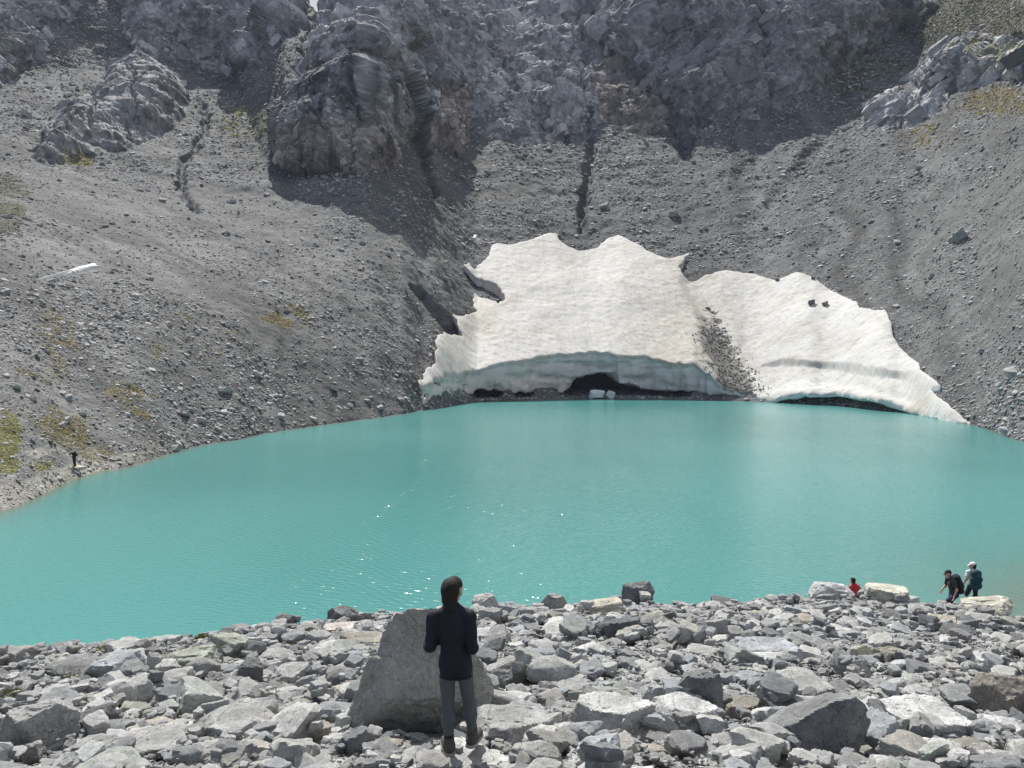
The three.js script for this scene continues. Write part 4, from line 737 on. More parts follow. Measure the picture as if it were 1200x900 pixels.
// rubble between them, dropped large to small
{
  const rnd = mul(1234), K = 10, lists = Array.from({ length: K }, () => []), M = new THREE.Matrix4(), Q = new THREE.Quaternion(), C = new THREE.Color();
  const pal = [[0.60, 0.60, 0.58], [0.54, 0.54, 0.525], [0.46, 0.46, 0.45], [0.38, 0.38, 0.375], [0.26, 0.265, 0.27], [0.47, 0.455, 0.42], [0.41, 0.43, 0.40], [0.58, 0.58, 0.56], [0.42, 0.44, 0.46], [0.43, 0.425, 0.41], [0.46, 0.47, 0.47], [0.52, 0.53, 0.53], [0.30, 0.31, 0.32], [0.24, 0.25, 0.26], [0.36, 0.37, 0.375]];
  const drop = (count, r0, r1, maxD) => {
    for (let t = 0; t < count; t++) {
      const d = Math.sqrt(lerp(22, maxD * maxD, rnd())), a = (rnd() * 2 - 1) * 1.1, x = a * d, z = -d; if (Math.abs(x) > 27.5) continue;
      const r = r0 * Math.pow(r1 / r0, 1 - Math.pow(rnd(), 0.55)), sx = r * (0.75 + 0.7 * rnd()), sy = r * (0.4 + 0.5 * rnd()), sz = r * (0.75 + 0.7 * rnd());
      const gnd = nearY(x, z); if (gnd < -0.4) continue;
      { const i = clamp(Math.round((x - HM.x0) / HM.c), 0, HM.nx - 1), k = clamp(Math.round((d - HM.d0) / HM.c), 0, HM.nd - 1); if (HM.m[k * HM.nx + i] && rnd() < 0.97) continue; }
      let hi = -9, av = 0; for (const [ox, oz] of [[0, 0], [0.4, 0], [-0.4, 0], [0, 0.4], [0, -0.4]]) { const h = hmAt(x + ox * sx, z + oz * sz); hi = Math.max(hi, h); av += h / 5; }
      if (av - gnd > 0.10 + r * 0.7 || hi - av > r * 1.4) continue;
      const y = lerp(av, hi, 0.35) - sy * 0.28, tilt = 0.55;
      Q.setFromEuler(new THREE.Euler((rnd() - 0.5) * tilt, rnd() * 6.283, (rnd() - 0.5) * tilt)); M.compose(new THREE.Vector3(x, y, z), Q, new THREE.Vector3(sx, sy, sz));
      hmStamp(x, z, sx * 0.5, sz * 0.5, y + sy * 0.9, y + sy * 0.3);
      const c = pal[Math.floor(rnd() * pal.length)], s = 0.74 + 0.42 * rnd(); lists[Math.floor(rnd() * K)].push([M.clone(), c[0] * s, c[1] * s, c[2] * s]);
    }
  };
  drop(5000, 0.26, 0.6, 36); drop(17000, 0.12, 0.3, 36); drop(42000, 0.06, 0.14, 34); drop(95000, 0.022, 0.06, 18);
  lists.forEach((L, k) => {
    const g = finishRock(rockGeometry(700 + k * 7, 7, k % 3 === 2 ? STYLE[2] : { planes: 9, sy: 0.7, bump: 0.05 }), 1, 1, 1, 0.35), im = new THREE.InstancedMesh(g, whiteInst, L.length);
    L.forEach(([m, r, gg, b], i) => { im.setMatrixAt(i, m); im.setColorAt(i, C.setRGB(r, gg, b)); });
    im.name = numbered('rock_rubble'); im.castShadow = im.receiveShadow = true; tag(im, 'broken grey rock rubble covering the near shore', null, null, 'stuff'); scene.add(im);
  });
}
// moss and grass tufts between the stones
{
  const rnd = mul(55), blade = new THREE.ConeGeometry(0.5, 1, 3, 1); blade.translate(0, 0.5, 0); const L = [];
  for (const [u, v, ru, rv] of [[265, 803, 14, 8], [86, 800, 14, 7], [8, 832, 18, 9], [108, 795, 8, 5], [312, 876, 14, 8], [308, 888, 10, 6], [868, 868, 13, 8], [606, 836, 14, 6], [1040, 878, 22, 7], [333, 742, 8, 5], [118, 768, 8, 4], [440, 877, 10, 5], [12, 818, 16, 5], [990, 836, 8, 4], [240, 752, 14, 3], [345, 757, 12, 4], [1170, 890, 12, 4], [430, 900, 12, 5], [360, 748, 10, 4], [617, 815, 8, 4]])
    for (let i = 0; i < 420; i++) { const t = rnd() * 6.28, r = Math.sqrt(rnd()); const q = hitNear(u + Math.cos(t) * r * ru, v + Math.sin(t) * r * rv), y = Math.max(q[1] - 0.05, Math.min(hmAt(q[0], q[2]), q[1] + 0.10) - 0.03); L.push([q[0], y, q[2], -q[2] / 10]); }
  const im = new THREE.InstancedMesh(blade, new THREE.MeshStandardMaterial({ color: 0xffffff, roughness: 0.95 }), L.length), M = new THREE.Matrix4(), Q = new THREE.Quaternion(), C = new THREE.Color();
  L.forEach(([x, y, z, k], i) => { Q.setFromEuler(new THREE.Euler((rnd() - 0.5) * 1.3, rnd() * 6, (rnd() - 0.5) * 1.3)); const h = (0.05 + 0.06 * rnd()) * k; M.compose(new THREE.Vector3(x, y, z), Q, new THREE.Vector3(0.012 * k, h, 0.012 * k)); im.setMatrixAt(i, M); const o = rnd(); im.setColorAt(i, C.setRGB(0.10 + 0.09 * o, 0.12 + 0.05 * o, 0.03 + 0.01 * o)); });
  im.name = 'moss_tufts'; im.castShadow = im.receiveShadow = true; tag(im, 'olive green moss and grass tufts between the near stones', null, null, 'stuff'); scene.add(im);
}
console.log('near shore done');

// ---------------------------------------------------------------- people
const V = (x, y, z) => new THREE.Vector3(x, y, z);
const cap = (a, b, ra, rb = ra) => ({ a, b, ra, rb });
const ell = (c, r) => ({ c, r });
function sdShape(s, x, y, z) {
  if (s.c) { const dx = (x - s.c.x) / s.r[0], dy = (y - s.c.y) / s.r[1], dz = (z - s.c.z) / s.r[2], k = Math.sqrt(dx * dx + dy * dy + dz * dz); return (k - 1) * Math.min(s.r[0], s.r[1], s.r[2]); }
  const bx = s.b.x - s.a.x, by = s.b.y - s.a.y, bz = s.b.z - s.a.z, px = x - s.a.x, py = y - s.a.y, pz = z - s.a.z;
  const t = clamp((px * bx + py * by + pz * bz) / (bx * bx + by * by + bz * bz || 1e-9)); return Math.hypot(px - bx * t, py - by * t, pz - bz * t) - lerp(s.ra, s.rb, t);
}
function sdfMesh(shapes, cell, k, clips = [], wrinkle = 0) {
  const lo = [9, 9, 9], hi = [-9, -9, -9], ext = (x, y, z, r) => { [x, y, z].forEach((q, i) => { lo[i] = Math.min(lo[i], q - r); hi[i] = Math.max(hi[i], q + r); }); };
  for (const s of shapes) if (s.c) ext(s.c.x, s.c.y, s.c.z, Math.max(...s.r)); else { ext(s.a.x, s.a.y, s.a.z, s.ra); ext(s.b.x, s.b.y, s.b.z, s.rb); }
  for (let i = 0; i < 3; i++) { lo[i] -= cell * 3 + 0.01; hi[i] += cell * 3 + 0.01; }
  const n = [0, 1, 2].map((i) => Math.ceil((hi[i] - lo[i]) / cell));
  const g = surfaceNets((x, y, z) => {
    let f = 9; for (const s of shapes) { const d = sdShape(s, x, y, z); if (f > 8) f = d; else { const h = Math.max(k - Math.abs(f - d), 0) / k; f = Math.min(f, d) - h * h * k * 0.25; } }
    if (wrinkle) f += wrinkle * fbm(x * 16, y * 9, z * 16, 2, 800);
    for (const [nx, ny, nz, d] of clips) f = Math.max(f, nx * x + ny * y + nz * z - d); return f;
  }, lo, hi, n);
  return boxUVsmooth(g);
}
function boxUVsmooth(g) { const p = g.attributes.position, uv = new Float32Array(p.count * 2); for (let i = 0; i < p.count; i++) { uv[i * 2] = (p.getX(i) + p.getZ(i)) * 3; uv[i * 2 + 1] = p.getY(i) * 3; } g.setAttribute('uv', new THREE.BufferAttribute(uv, 2)); return g; }
const dye = (r, g, b, rough = 0.85, bs = 0.002) => new THREE.MeshStandardMaterial({ color: new THREE.Color().setRGB(r, g, b), roughness: rough, bumpMap: clothBump, bumpScale: bs });
const skinMat = new THREE.MeshStandardMaterial({ color: new THREE.Color().setRGB(0.46, 0.29, 0.21), roughness: 0.6 }), eyeMat = new THREE.MeshStandardMaterial({ color: 0x17110e, roughness: 0.25 }), hairMat = new THREE.MeshStandardMaterial({ color: new THREE.Color().setRGB(0.007, 0.006, 0.006), roughness: 0.8, bumpMap: clothBump, bumpScale: 0.004 });
const at = (c, ...terms) => { const v = c.clone(); for (const [d, k] of terms) v.addScaledVector(d, k); return v; };
const UP = V(0, 1, 0);
function headShapes(c, f) {                        // skull, jaw, brow, nose, ears, lips
  const s = f.clone().cross(UP).normalize();
  return [cap(at(c, [f, -0.028], [UP, 0.032]), at(c, [f, 0.022], [UP, 0.028]), 0.082, 0.078), cap(at(c, [f, 0.018], [UP, -0.03]), at(c, [f, 0.048], [UP, -0.082]), 0.058, 0.032), cap(at(c, [f, 0.082], [UP, 0.012], [s, -0.03]), at(c, [f, 0.082], [UP, 0.012], [s, 0.03]), 0.014), cap(at(c, [f, 0.092], [UP, 0.0]), at(c, [f, 0.106], [UP, -0.034]), 0.009, 0.014), cap(at(c, [f, 0.078], [UP, -0.062], [s, -0.015]), at(c, [f, 0.078], [UP, -0.062], [s, 0.015]), 0.010), cap(at(c, [s, 0.082], [UP, 0.012]), at(c, [s, 0.086], [UP, -0.022]), 0.017, 0.012), cap(at(c, [s, -0.082], [UP, 0.012]), at(c, [s, -0.086], [UP, -0.022]), 0.017, 0.012)];
}
function handShapes(w, dir, nrm, thumbSide, curl = 0.6) {  // palm, four unequal fingers with a knuckle bend, thumb from the side of the palm
  const s = dir.clone().cross(nrm).normalize(), out = [], palm = at(w, [dir, 0.085]);
  for (const k of [-0.026, -0.009, 0.009, 0.026]) out.push(cap(at(w, [dir, 0.01], [s, k * 0.7]), at(palm, [s, k]), 0.013, 0.012));
  [[-0.030, 0.062], [-0.010, 0.074], [0.010, 0.078], [0.030, 0.070]].forEach(([k, len]) => { const K = k * (thumbSide > 0 ? 1 : -1), d1 = dir.clone().addScaledVector(nrm, curl * 0.6).normalize(), d2 = dir.clone().addScaledVector(nrm, curl * 1.8).normalize(), p0 = at(palm, [s, K]), p1 = at(p0, [d1, len * 0.55]); out.push(cap(p0, p1, 0.0095, 0.0088), cap(p1, at(p1, [d2, len * 0.45]), 0.0088, 0.0075)); });
  const t0 = at(w, [dir, 0.03], [s, 0.030 * thumbSide]), t1 = at(t0, [dir, 0.03], [s, 0.026 * thumbSide], [nrm, 0.012]); out.push(cap(t0, t1, 0.012, 0.0105), cap(t1, at(t1, [dir, 0.030], [nrm, 0.014]), 0.0105, 0.0085)); return out;
}
function bodyGeometry(J, face, cell, hands) {       // one continuous figure; finer grids for head and hands
  const sh = [ell(J.chest, J.chestR || [0.125, 0.17, 0.085]), ell(J.pelvis, [0.13, 0.11, 0.09]), cap(J.chest, J.pelvis, 0.085, 0.09), cap(J.neck, at(J.head, [UP, -0.06]), 0.052, 0.047), cap(J.neck, J.chest, 0.06, 0.08)];
  for (const q of ['L', 'R']) sh.push(cap(J.neck, J['shoulder' + q], 0.04, 0.038), cap(J['shoulder' + q], J['elbow' + q], 0.038, 0.034), cap(J['elbow' + q], J['wrist' + q], 0.036, 0.025), cap(J['hip' + q], J['knee' + q], 0.062, 0.044), cap(J['knee' + q], J['ankle' + q].clone().lerp(J['knee' + q], 0.62), 0.048, 0.050), cap(J['ankle' + q].clone().lerp(J['knee' + q], 0.62), J['ankle' + q], 0.050, 0.034), cap(J['ankle' + q], J['toe' + q], 0.034, 0.026));
  const parts = [sdfMesh(sh, cell, 0.05), sdfMesh(headShapes(J.head, face), 0.006, 0.03)];
  for (const [w, d, n, t, c] of hands) parts.push(sdfMesh(handShapes(w, d.clone().normalize(), n.clone().normalize(), t, c), 0.0045, 0.008));
  return mergeGeometries(parts);
}
function eyes(g, J, f) { const s = f.clone().cross(UP).normalize(); for (const k of [-0.031, 0.031]) { const e = mesh('eye', new THREE.SphereGeometry(0.011, 12, 8), eyeMat, g); e.position.copy(at(J.head, [f, 0.081], [s, k], [UP, 0.0])); } }
function shoe(g, name, A, T, mat, soleMat, high = 0.07) {
  const f = T.clone().sub(A).setY(0).normalize(), heel = at(A, [f, -0.035]), y = Math.min(T.y, A.y) - 0.03;
  const b = mesh(name, sdfMesh([cap(at(A, [UP, high]), A, 0.05, 0.052), cap(V(heel.x, y + 0.055, heel.z), V(A.x, y + 0.065, A.z), 0.045, 0.05), cap(V(A.x, y + 0.06, A.z), V(T.x, y + 0.05, T.z), 0.05, 0.042)], 0.007, 0.03, [[0, -1, 0, -(y + 0.02)]]), mat, g);
  const so = mesh('sole', sdfMesh([cap(V(heel.x, y + 0.012, heel.z), V(T.x, y + 0.012, T.z), 0.053, 0.047)], 0.007, 0.01, [[0, -1, 0, -y], [0, 1, 0, y + 0.03]]), soleMat, b);
  return b;
}
function tubeStrap(pts, r) { return new THREE.TubeGeometry(new THREE.CatmullRomCurve3(pts), 20, r, 6); }
function rucksack(g, c, size, back, mat, darkMat, tiltAxis = null, tilt = 0) {   // > pocket, lid, strap
  const o = new THREE.Group(); o.name = 'backpack'; o.position.copy(c); if (tiltAxis) o.setRotationFromAxisAngle(tiltAxis, tilt); const turn = Math.atan2(back.x, back.z); const inner = o; inner.rotation.y += turn; g.add(o);
  const [w, h, d] = size, e = 0.05;
  mesh('pack_body', sdfMesh([cap(V(-w / 2 + e, -h / 2 + e, 0), V(w / 2 - e, -h / 2 + e, 0), e + d * 0.25), cap(V(-w / 2 + e, 0, d * 0.1), V(w / 2 - e, 0, d * 0.1), e + d * 0.28), cap(V(-w / 2 + e * 1.4, h / 2 - e * 1.6, 0), V(w / 2 - e * 1.4, h / 2 - e * 1.6, 0), e + d * 0.2), cap(V(0, -h / 2 + e, 0.02), V(0, h / 2 - e, 0.02), w * 0.38)], 0.012, 0.09, [], 0.006), mat, o);
  mesh('pocket', sdfMesh([cap(V(-w * 0.22, -h * 0.2, d * 0.5), V(w * 0.22, -h * 0.2, d * 0.5), 0.06), cap(V(-w * 0.2, 0, d * 0.48), V(w * 0.2, 0, d * 0.48), 0.05)], 0.012, 0.05), darkMat, o);
  mesh('lid', sdfMesh([cap(V(-w * 0.3, h * 0.44, 0.02), V(w * 0.3, h * 0.44, 0.02), 0.055)], 0.012, 0.05), darkMat, o);
  for (const k of [-1, 1]) mesh('strap', tubeStrap([V(k * w * 0.28, h * 0.42, -0.03), V(k * w * 0.36, h * 0.46, -0.13), V(k * w * 0.42, h * 0.2, -0.27), V(k * w * 0.46, -h * 0.2, -0.2), V(k * w * 0.4, -h * 0.36, -0.04)], 0.014), darkMat, o);
  return o;
}
const darkSole = dye(0.02, 0.02, 0.02), paleSole = dye(0.32, 0.30, 0.27);

// the person standing on the rock, seen from behind
{
  const g = thing('person', 'person in dark navy jacket and grey leggings standing on a rock facing the lake', 'person', WOMAN.x, WOMAN.feetY, -WOMAN.d);
  const J = { head: V(-0.062, 1.525, -0.02), neck: V(-0.07, 1.36, 0.0), chest: V(-0.075, 1.17, 0), pelvis: V(-0.035, 0.86, 0.0), shoulderL: V(-0.235, 1.285, 0), shoulderR: V(0.09, 1.285, 0), elbowL: V(-0.268, 1.035, 0.05), elbowR: V(0.122, 1.02, 0.05), wristL: V(-0.17, 1.06, -0.19), wristR: V(0.03, 1.05, -0.19), hipL: V(-0.118, 0.82, 0), hipR: V(0.048, 0.82, 0), kneeL: V(-0.116, 0.45, -0.01), kneeR: V(0.085, 0.46, -0.05), ankleL: V(-0.1, 0.10, 0.02), ankleR: V(0.11, 0.13, -0.08), toeL: V(-0.15, 0.05, -0.14), toeR: V(0.165, 0.08, -0.24) };
  const face = V(0.5, -0.05, -0.86).normalize();
  mesh('body', bodyGeometry(J, face, 0.012, [[J.wristL, V(0.55, 0.25, -0.6), V(0.3, -0.8, 0.2), 1, 0.5], [J.wristR, V(-0.55, 0.25, -0.6), V(-0.3, -0.8, 0.2), -1, 0.5]]), skinMat, g); eyes(g, J, face);
  const navy = dye(0.010, 0.011, 0.021, 0.9), grey = dye(0.085, 0.098, 0.108, 0.85);
  const jk = mesh('jacket', sdfMesh([ell(V(-0.073, 1.19, 0), [0.148, 0.19, 0.118]), ell(V(-0.066, 1.0, 0.0), [0.118, 0.18, 0.108]), ell(V(-0.035, 0.83, 0.01), [0.157, 0.20, 0.135]), cap(V(-0.22, 1.28, 0), V(0.075, 1.28, 0), 0.055), cap(J.neck, V(-0.07, 1.33, 0.01), 0.082, 0.09), cap(J.shoulderL, J.elbowL, 0.068, 0.052), cap(J.elbowL, at(J.wristL, [UP, 0]), 0.049, 0.040), cap(J.shoulderR, J.elbowR, 0.068, 0.052), cap(J.elbowR, J.wristR, 0.049, 0.040), cap(J.neck, at(J.shoulderL, [UP, -0.01]), 0.07, 0.06), cap(J.neck, at(J.shoulderR, [UP, -0.01]), 0.07, 0.06)], 0.009, 0.028, [[0, -1, 0, -0.748]], 0.014), navy, g);
  mesh('collar', sdfMesh([cap(V(-0.07, 1.355, 0.005), V(-0.067, 1.40, 0.0), 0.078, 0.070)], 0.01, 0.02, [[0, 1, 0, 1.412]]), navy, jk);
  mesh('hem_band', new THREE.TorusGeometry(0.142, 0.009, 8, 48).rotateX(Math.PI / 2).scale(1.05, 1, 0.88).translate(-0.035, 0.752, 0.01), navy, jk);
  mesh('leggings', sdfMesh([ell(V(-0.035, 0.82, 0.01), [0.13, 0.10, 0.11]), cap(V(-0.112, 0.80, 0), J.kneeL, 0.080, 0.058), cap(V(0.042, 0.80, 0), J.kneeR, 0.080, 0.058), cap(J.kneeL, V(-0.108, 0.34, 0.015), 0.057, 0.060), cap(V(-0.108, 0.34, 0.015), V(-0.1, 0.165, 0.02), 0.060, 0.042), cap(J.kneeR, V(0.095, 0.36, -0.035), 0.057, 0.060), cap(V(0.095, 0.36, -0.035), V(0.108, 0.195, -0.075), 0.060, 0.042)], 0.010, 0.03, [], 0.005), grey, g);
  for (const [a, y] of [[J.ankleL, 0.17], [J.ankleR, 0.20]]) { const c = V(a.x, y, a.z); mesh('sock', sdfMesh([cap(at(c, [UP, -0.05]), at(c, [UP, 0.02]), 0.045, 0.047)], 0.008, 0.01), dye(0.015, 0.015, 0.018), g); }
  const boot = dye(0.075, 0.07, 0.065);
  shoe(g, 'boot', J.ankleL, J.toeL, boot, paleSole, 0.055); shoe(g, 'boot', J.ankleR, J.toeR, boot, paleSole, 0.055);
  const hc = J.head, hr = mesh('hair', sdfMesh([cap(at(hc, [face, -0.04], [UP, 0.035]), at(hc, [face, 0.012], [UP, 0.048]), 0.09, 0.083), cap(at(hc, [face, -0.05], [UP, 0.0]), at(hc, [face, -0.055], [UP, -0.07]), 0.083, 0.068), cap(at(hc, [face, -0.06], [UP, -0.07]), V(-0.068, 1.39, 0.07), 0.062, 0.046)], 0.008, 0.03, [], 0.006), hairMat, g);
  for (const [dx, dz] of [[0.02, 0], [0.035, 0.01], [0.005, -0.01]]) mesh('hair_wisp', tubeStrap([V(hc.x + dx - 0.01, hc.y + 0.11, hc.z), V(hc.x + dx + 0.01, hc.y + 0.15, hc.z + dz), V(hc.x + dx + 0.045, hc.y + 0.165, hc.z + dz)], 0.0009), hairMat, hr);
}
function capHat(g, J, f, mat) {
  const s = f.clone().cross(UP).normalize(), c = at(J.head, [UP, 0.045]); const h = mesh('cap', sdfMesh([cap(at(c, [f, -0.022]), at(c, [f, 0.012]), 0.09, 0.088)], 0.008, 0.02, [[0, -1, 0, -(c.y - 0.012)]]), mat, g);
  mesh('brim', sdfMesh([cap(at(c, [f, 0.09], [UP, 0.0], [s, -0.035]), at(c, [f, 0.15], [UP, -0.022], [s, -0.02]), 0.017, 0.010), cap(at(c, [f, 0.09], [s, 0.035]), at(c, [f, 0.15], [UP, -0.022], [s, 0.02]), 0.017, 0.010), cap(at(c, [f, 0.09]), at(c, [f, 0.155], [UP, -0.024]), 0.017, 0.010)], 0.007, 0.02), mat, h);
}
// hiker stepping down, leaning forward under a black backpack
{
  const d = 27.3, [a, b] = dirOf(1114, 723), g = thing('person', 'hiker in dark shirt, navy shorts and black cap bending forward under a black backpack', 'person', a * d, EYE + b * d, -d);
  const J = { head: V(-0.12, 1.46, 0), neck: V(-0.04, 1.32, 0), chest: V(0.03, 1.12, 0), chestR: [0.115, 0.19, 0.14], pelvis: V(0.10, 0.80, 0), shoulderL: V(-0.01, 1.24, 0.19), shoulderR: V(-0.03, 1.24, -0.19), elbowL: V(0.05, 0.98, 0.25), elbowR: V(-0.06, 0.98, -0.25), wristL: V(-0.03, 0.77, 0.25), wristR: V(-0.2, 0.85, -0.22), hipL: V(0.09, 0.76, 0.09), hipR: V(0.09, 0.76, -0.09), kneeL: V(-0.2, 0.52, 0.11), kneeR: V(0.02, 0.42, -0.1), ankleL: V(-0.16, 0.09, 0.11), ankleR: V(0.16, 0.1, -0.1), toeL: V(-0.33, 0.05, 0.12), toeR: V(0.0, 0.05, -0.1) };
  const f = V(-0.95, -0.25, 0.15).normalize();
  mesh('body', bodyGeometry(J, f, 0.014, [[J.wristL, V(-0.25, -0.95, 0), V(-0.9, 0.1, -0.3), -1, 0.4], [J.wristR, V(-0.3, -0.9, 0), V(-0.9, 0.1, 0.3), 1, 0.4]]), skinMat, g); eyes(g, J, f);
  mesh('shirt', sdfMesh([ell(V(0.03, 1.12, 0), [0.135, 0.2, 0.175]), ell(V(0.08, 0.9, 0), [0.14, 0.17, 0.16]), cap(J.neck, V(-0.03, 1.29, 0), 0.068, 0.075), cap(J.neck, J.shoulderL, 0.06, 0.065), cap(J.neck, J.shoulderR, 0.06, 0.065), cap(J.shoulderL, at(J.shoulderL.clone().lerp(J.elbowL, 0.6)), 0.066, 0.062), cap(J.shoulderR, at(J.shoulderR.clone().lerp(J.elbowR, 0.6)), 0.066, 0.062)], 0.014, 0.05, [], 0.01), dye(0.035, 0.040, 0.040), g);
  mesh('shorts', sdfMesh([ell(V(0.10, 0.78, 0), [0.145, 0.11, 0.165]), cap(J.hipL, J.hipL.clone().lerp(J.kneeL, 0.8), 0.105, 0.088), cap(J.hipR, J.hipR.clone().lerp(J.kneeR, 0.75), 0.105, 0.088)], 0.014, 0.04, [], 0.01), dye(0.012, 0.018, 0.055), g);
  mesh('hair', sdfMesh([cap(at(J.head, [f, -0.035], [UP, 0.03]), at(J.head, [f, -0.045], [UP, -0.03]), 0.088, 0.07)], 0.01, 0.02), hairMat, g);
  capHat(g, J, f, dye(0.012, 0.012, 0.014)); shoe(g, 'shoe', J.ankleL, J.toeL, dye(0.08, 0.07, 0.06), darkSole, 0.03); shoe(g, 'shoe', J.ankleR, J.toeR, dye(0.08, 0.07, 0.06), darkSole, 0.03);
  const bp = rucksack(g, V(0.21, 1.12, 0), [0.30, 0.54, 0.22], V(1, 0, 0), dye(0.010, 0.010, 0.012), dye(0.006, 0.006, 0.008)); bp.rotation.order = 'ZYX'; bp.rotation.set(0, Math.PI / 2, 0.28);
}
// hiker with white shirt and teal backpack, back to us
{
  const d = 28.6, [a, b] = dirOf(1139, 713), g = thing('person', 'hiker in white shirt and white cap carrying a teal backpack, seen from behind', 'person', a * d, EYE + b * d, -d);
  const J = { head: V(-0.01, 1.51, 0), neck: V(0.01, 1.36, 0.01), chest: V(0.015, 1.16, 0), pelvis: V(0.02, 0.83, 0.0), shoulderL: V(-0.165, 1.29, 0), shoulderR: V(0.19, 1.29, 0), elbowL: V(-0.255, 1.04, 0.04), elbowR: V(0.265, 1.03, 0.04), wristL: V(-0.30, 0.82, -0.03), wristR: V(0.25, 0.80, -0.03), hipL: V(-0.075, 0.78, 0), hipR: V(0.11, 0.78, 0), kneeL: V(-0.15, 0.46, -0.1), kneeR: V(0.12, 0.44, -0.02), ankleL: V(-0.15, 0.12, -0.02), ankleR: V(0.11, 0.06, 0.02), toeL: V(-0.25, 0.07, -0.12), toeR: V(0.13, 0.03, -0.13) };
  const f = V(-0.88, -0.15, -0.42).normalize();
  mesh('body', bodyGeometry(J, f, 0.014, [[J.wristL, V(-0.1, -0.98, -0.1), V(1, 0, -0.2), 1, 0.4], [J.wristR, V(0.05, -0.98, -0.1), V(-1, 0, -0.2), -1, 0.4]]), skinMat, g); eyes(g, J, f);
  mesh('shirt', sdfMesh([ell(V(0.015, 1.16, 0), [0.165, 0.2, 0.12]), ell(V(0.02, 0.93, 0), [0.158, 0.20, 0.125]), cap(J.neck, V(0.01, 1.32, 0.01), 0.062, 0.07), cap(J.neck, J.shoulderL, 0.055, 0.06), cap(J.neck, J.shoulderR, 0.055, 0.06), cap(J.shoulderL, J.shoulderL.clone().lerp(J.elbowL, 0.55), 0.066, 0.068), cap(J.shoulderR, J.shoulderR.clone().lerp(J.elbowR, 0.55), 0.066, 0.068)], 0.014, 0.05, [[0, -1, 0, -0.77]], 0.01), dye(0.62, 0.66, 0.68), g);
  mesh('leggings', sdfMesh([ell(V(0.02, 0.80, 0), [0.155, 0.12, 0.12]), cap(J.hipL, J.hipL.clone().lerp(J.kneeL, 0.92), 0.096, 0.076), cap(J.hipR, J.kneeR, 0.096, 0.07), cap(J.kneeR, V(0.115, 0.24, 0), 0.07, 0.056)], 0.014, 0.04, [], 0.008), dye(0.012, 0.016, 0.030), g);
  mesh('hair', sdfMesh([cap(at(J.head, [f, -0.04], [UP, 0.02]), at(J.head, [f, -0.05], [UP, -0.06]), 0.088, 0.068)], 0.01, 0.02), hairMat, g);
  capHat(g, J, f, dye(0.75, 0.72, 0.74)); const pinkShoe = dye(0.38, 0.17, 0.14); shoe(g, 'shoe', J.ankleL, J.toeL, pinkShoe, paleSole, 0.02); shoe(g, 'shoe', J.ankleR, J.toeR, pinkShoe, paleSole, 0.02);
  const bp = rucksack(g, V(0.015, 1.08, 0.19), [0.32, 0.56, 0.2], V(0, 0, 1), dye(0.006, 0.05, 0.065), dye(0.006, 0.04, 0.055));
  mesh('emblem', new THREE.TorusGeometry(0.018, 0.004, 6, 16, Math.PI).translate(0, 0.155, 0.158), dye(0.5, 0.55, 0.55), bp);
}
// person in red sitting between the crest boulders
{
  const d = 32.5, [a, b] = dirOf(1001, 703), g = thing('person', 'person in red jacket with dark hair sitting low among the crest boulders', 'person', a * d, EYE + b * d + 0.05, -d);
  const J = { head: V(-0.07, 0.72, 0), neck: V(-0.03, 0.57, 0), chest: V(0.03, 0.40, 0), pelvis: V(0.14, 0.12, 0), shoulderL: V(-0.17, 0.47, 0.05), shoulderR: V(0.16, 0.47, -0.05), elbowL: V(-0.2, 0.24, -0.02), elbowR: V(0.26, 0.26, 0.0), wristL: V(-0.1, 0.14, -0.2), wristR: V(0.24, 0.12, -0.2), hipL: V(0.06, 0.09, -0.05), hipR: V(0.2, 0.09, 0.0), kneeL: V(0.12, 0.2, -0.42), kneeR: V(0.36, 0.18, -0.32), ankleL: V(0.2, -0.15, -0.5), ankleR: V(0.48, -0.12, -0.42), toeL: V(0.22, -0.2, -0.64), toeR: V(0.55, -0.17, -0.56) };
  const f = V(-0.5, -0.2, -0.84).normalize();
  mesh('body', bodyGeometry(J, f, 0.015, [[J.wristL, V(0.3, -0.3, -0.9), V(0, -1, 0.2), 1, 0.4], [J.wristR, V(0.1, -0.3, -0.9), V(0, -1, 0.2), -1, 0.4]]), skinMat, g); eyes(g, J, f);
  mesh('jacket', sdfMesh([ell(V(0.03, 0.40, 0), [0.175, 0.19, 0.135]), ell(V(0.10, 0.22, 0), [0.16, 0.16, 0.13]), cap(J.neck, V(-0.02, 0.54, 0), 0.07, 0.08), cap(J.neck, J.shoulderL, 0.06, 0.066), cap(J.neck, J.shoulderR, 0.06, 0.066), cap(J.shoulderL, J.elbowL, 0.066, 0.056), cap(J.elbowL, J.wristL, 0.055, 0.042), cap(J.shoulderR, J.elbowR, 0.066, 0.056), cap(J.elbowR, J.wristR, 0.055, 0.042)], 0.014, 0.05, [], 0.01), dye(0.48, 0.022, 0.025, 0.7), g);
  mesh('trousers', sdfMesh([ell(V(0.13, 0.10, -0.02), [0.165, 0.11, 0.14]), cap(J.hipL, J.kneeL, 0.09, 0.065), cap(J.kneeL, J.ankleL, 0.064, 0.048), cap(J.hipR, J.kneeR, 0.09, 0.065), cap(J.kneeR, J.ankleR, 0.064, 0.048)], 0.014, 0.04), dye(0.018, 0.02, 0.024), g);
  mesh('hair', sdfMesh([cap(at(J.head, [f, -0.03], [UP, 0.035]), at(J.head, [f, -0.045], [UP, -0.03]), 0.09, 0.074), cap(at(J.head, [f, 0.01], [UP, 0.05]), at(J.head, [f, -0.03], [UP, 0.04]), 0.082, 0.085)], 0.01, 0.02), hairMat, g);
  shoe(g, 'shoe', J.ankleL, J.toeL, dye(0.05, 0.05, 0.05), darkSole, 0.02); shoe(g, 'shoe', J.ankleR, J.toeR, dye(0.05, 0.05, 0.05), darkSole, 0.02);
}
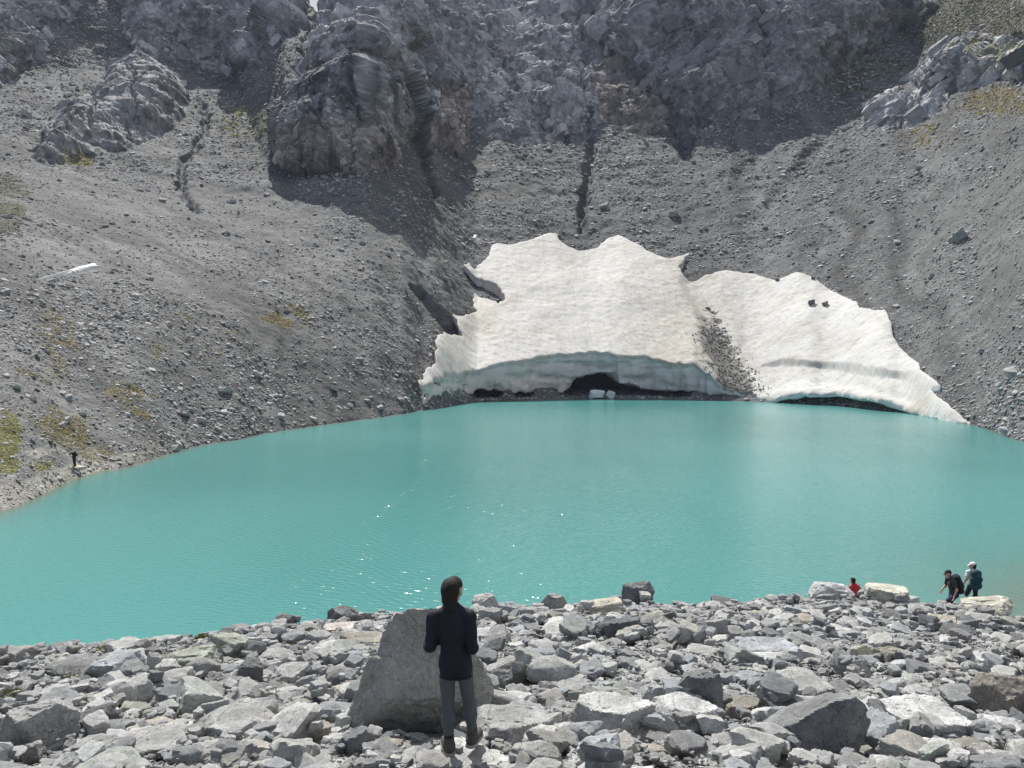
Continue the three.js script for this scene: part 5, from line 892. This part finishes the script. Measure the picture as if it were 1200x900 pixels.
// person all in black on the far beach
{
  const q = landTop(87, 547), g = thing('person', 'small person all in black bending on a pale stone by the far shore', 'person', q[0], q[1] + 0.12, q[2]);
  const J = { head: V(0.22, 1.42, 0.05), neck: V(0.12, 1.32, 0), chest: V(0.02, 1.16, 0), pelvis: V(0, 0.86, 0), shoulderL: V(-0.17, 1.29, 0.02), shoulderR: V(0.2, 1.27, 0.02), elbowL: V(-0.38, 1.2, 0.1), elbowR: V(0.32, 1.08, 0.1), wristL: V(-0.42, 1.32, -0.05), wristR: V(0.3, 1.25, 0.15), hipL: V(-0.06, 0.8, 0), hipR: V(0.08, 0.8, 0), kneeL: V(-0.03, 0.45, 0.03), kneeR: V(0.1, 0.45, 0.05), ankleL: V(0, 0.1, 0), ankleR: V(0.14, 0.1, 0), toeL: V(0.02, 0.05, 0.15), toeR: V(0.2, 0.05, 0.14) }, f = V(0.7, -0.3, 0.65).normalize(), black = dye(0.008, 0.008, 0.009);
  mesh('body', bodyGeometry(J, f, 0.02, [[J.wristL, V(0, 1, -0.2), V(1, 0, 0), 1, 0.4], [J.wristR, V(0, 1, 0), V(-1, 0, 0), -1, 0.4]]), skinMat, g); eyes(g, J, f);
  mesh('jacket', sdfMesh([ell(V(0.02, 1.15, 0), [0.2, 0.22, 0.15]), ell(V(0, 0.92, 0), [0.16, 0.18, 0.14]), cap(J.neck, J.shoulderL, 0.08), cap(J.neck, J.shoulderR, 0.08), cap(J.shoulderL, J.elbowL, 0.075, 0.065), cap(J.elbowL, J.wristL, 0.06, 0.045), cap(J.shoulderR, J.elbowR, 0.075, 0.065), cap(J.elbowR, J.wristR, 0.06, 0.045)], 0.018, 0.05), black, g);
  mesh('trousers', sdfMesh([ell(V(0.01, 0.83, 0), [0.16, 0.13, 0.13]), cap(J.hipL, J.kneeL, 0.1, 0.075), cap(J.kneeL, J.ankleL, 0.072, 0.055), cap(J.hipR, J.kneeR, 0.1, 0.075), cap(J.kneeR, J.ankleR, 0.072, 0.055)], 0.018, 0.04), black, g);
  mesh('hair', sdfMesh([cap(at(J.head, [f, -0.02], [UP, 0.03]), at(J.head, [f, 0.0], [UP, 0.045]), 0.092, 0.088)], 0.012, 0.02), hairMat, g);
  shoe(g, 'shoe', J.ankleL, J.toeL, black, darkSole, 0.02); shoe(g, 'shoe', J.ankleR, J.toeR, black, darkSole, 0.02);
  const st = mesh('boulder', finishRock(rockGeometry(1777, 8, STYLE[1]), 1.7, 0.45, 1.1, 0.5), TONE.cream); st.position.set(q[0] + 0.2, q[1] - 0.28, q[2]); tag(st, 'pale flat stone under the small person in black', 'boulder');
}
console.log('people done');
renderer.render(scene, camera);
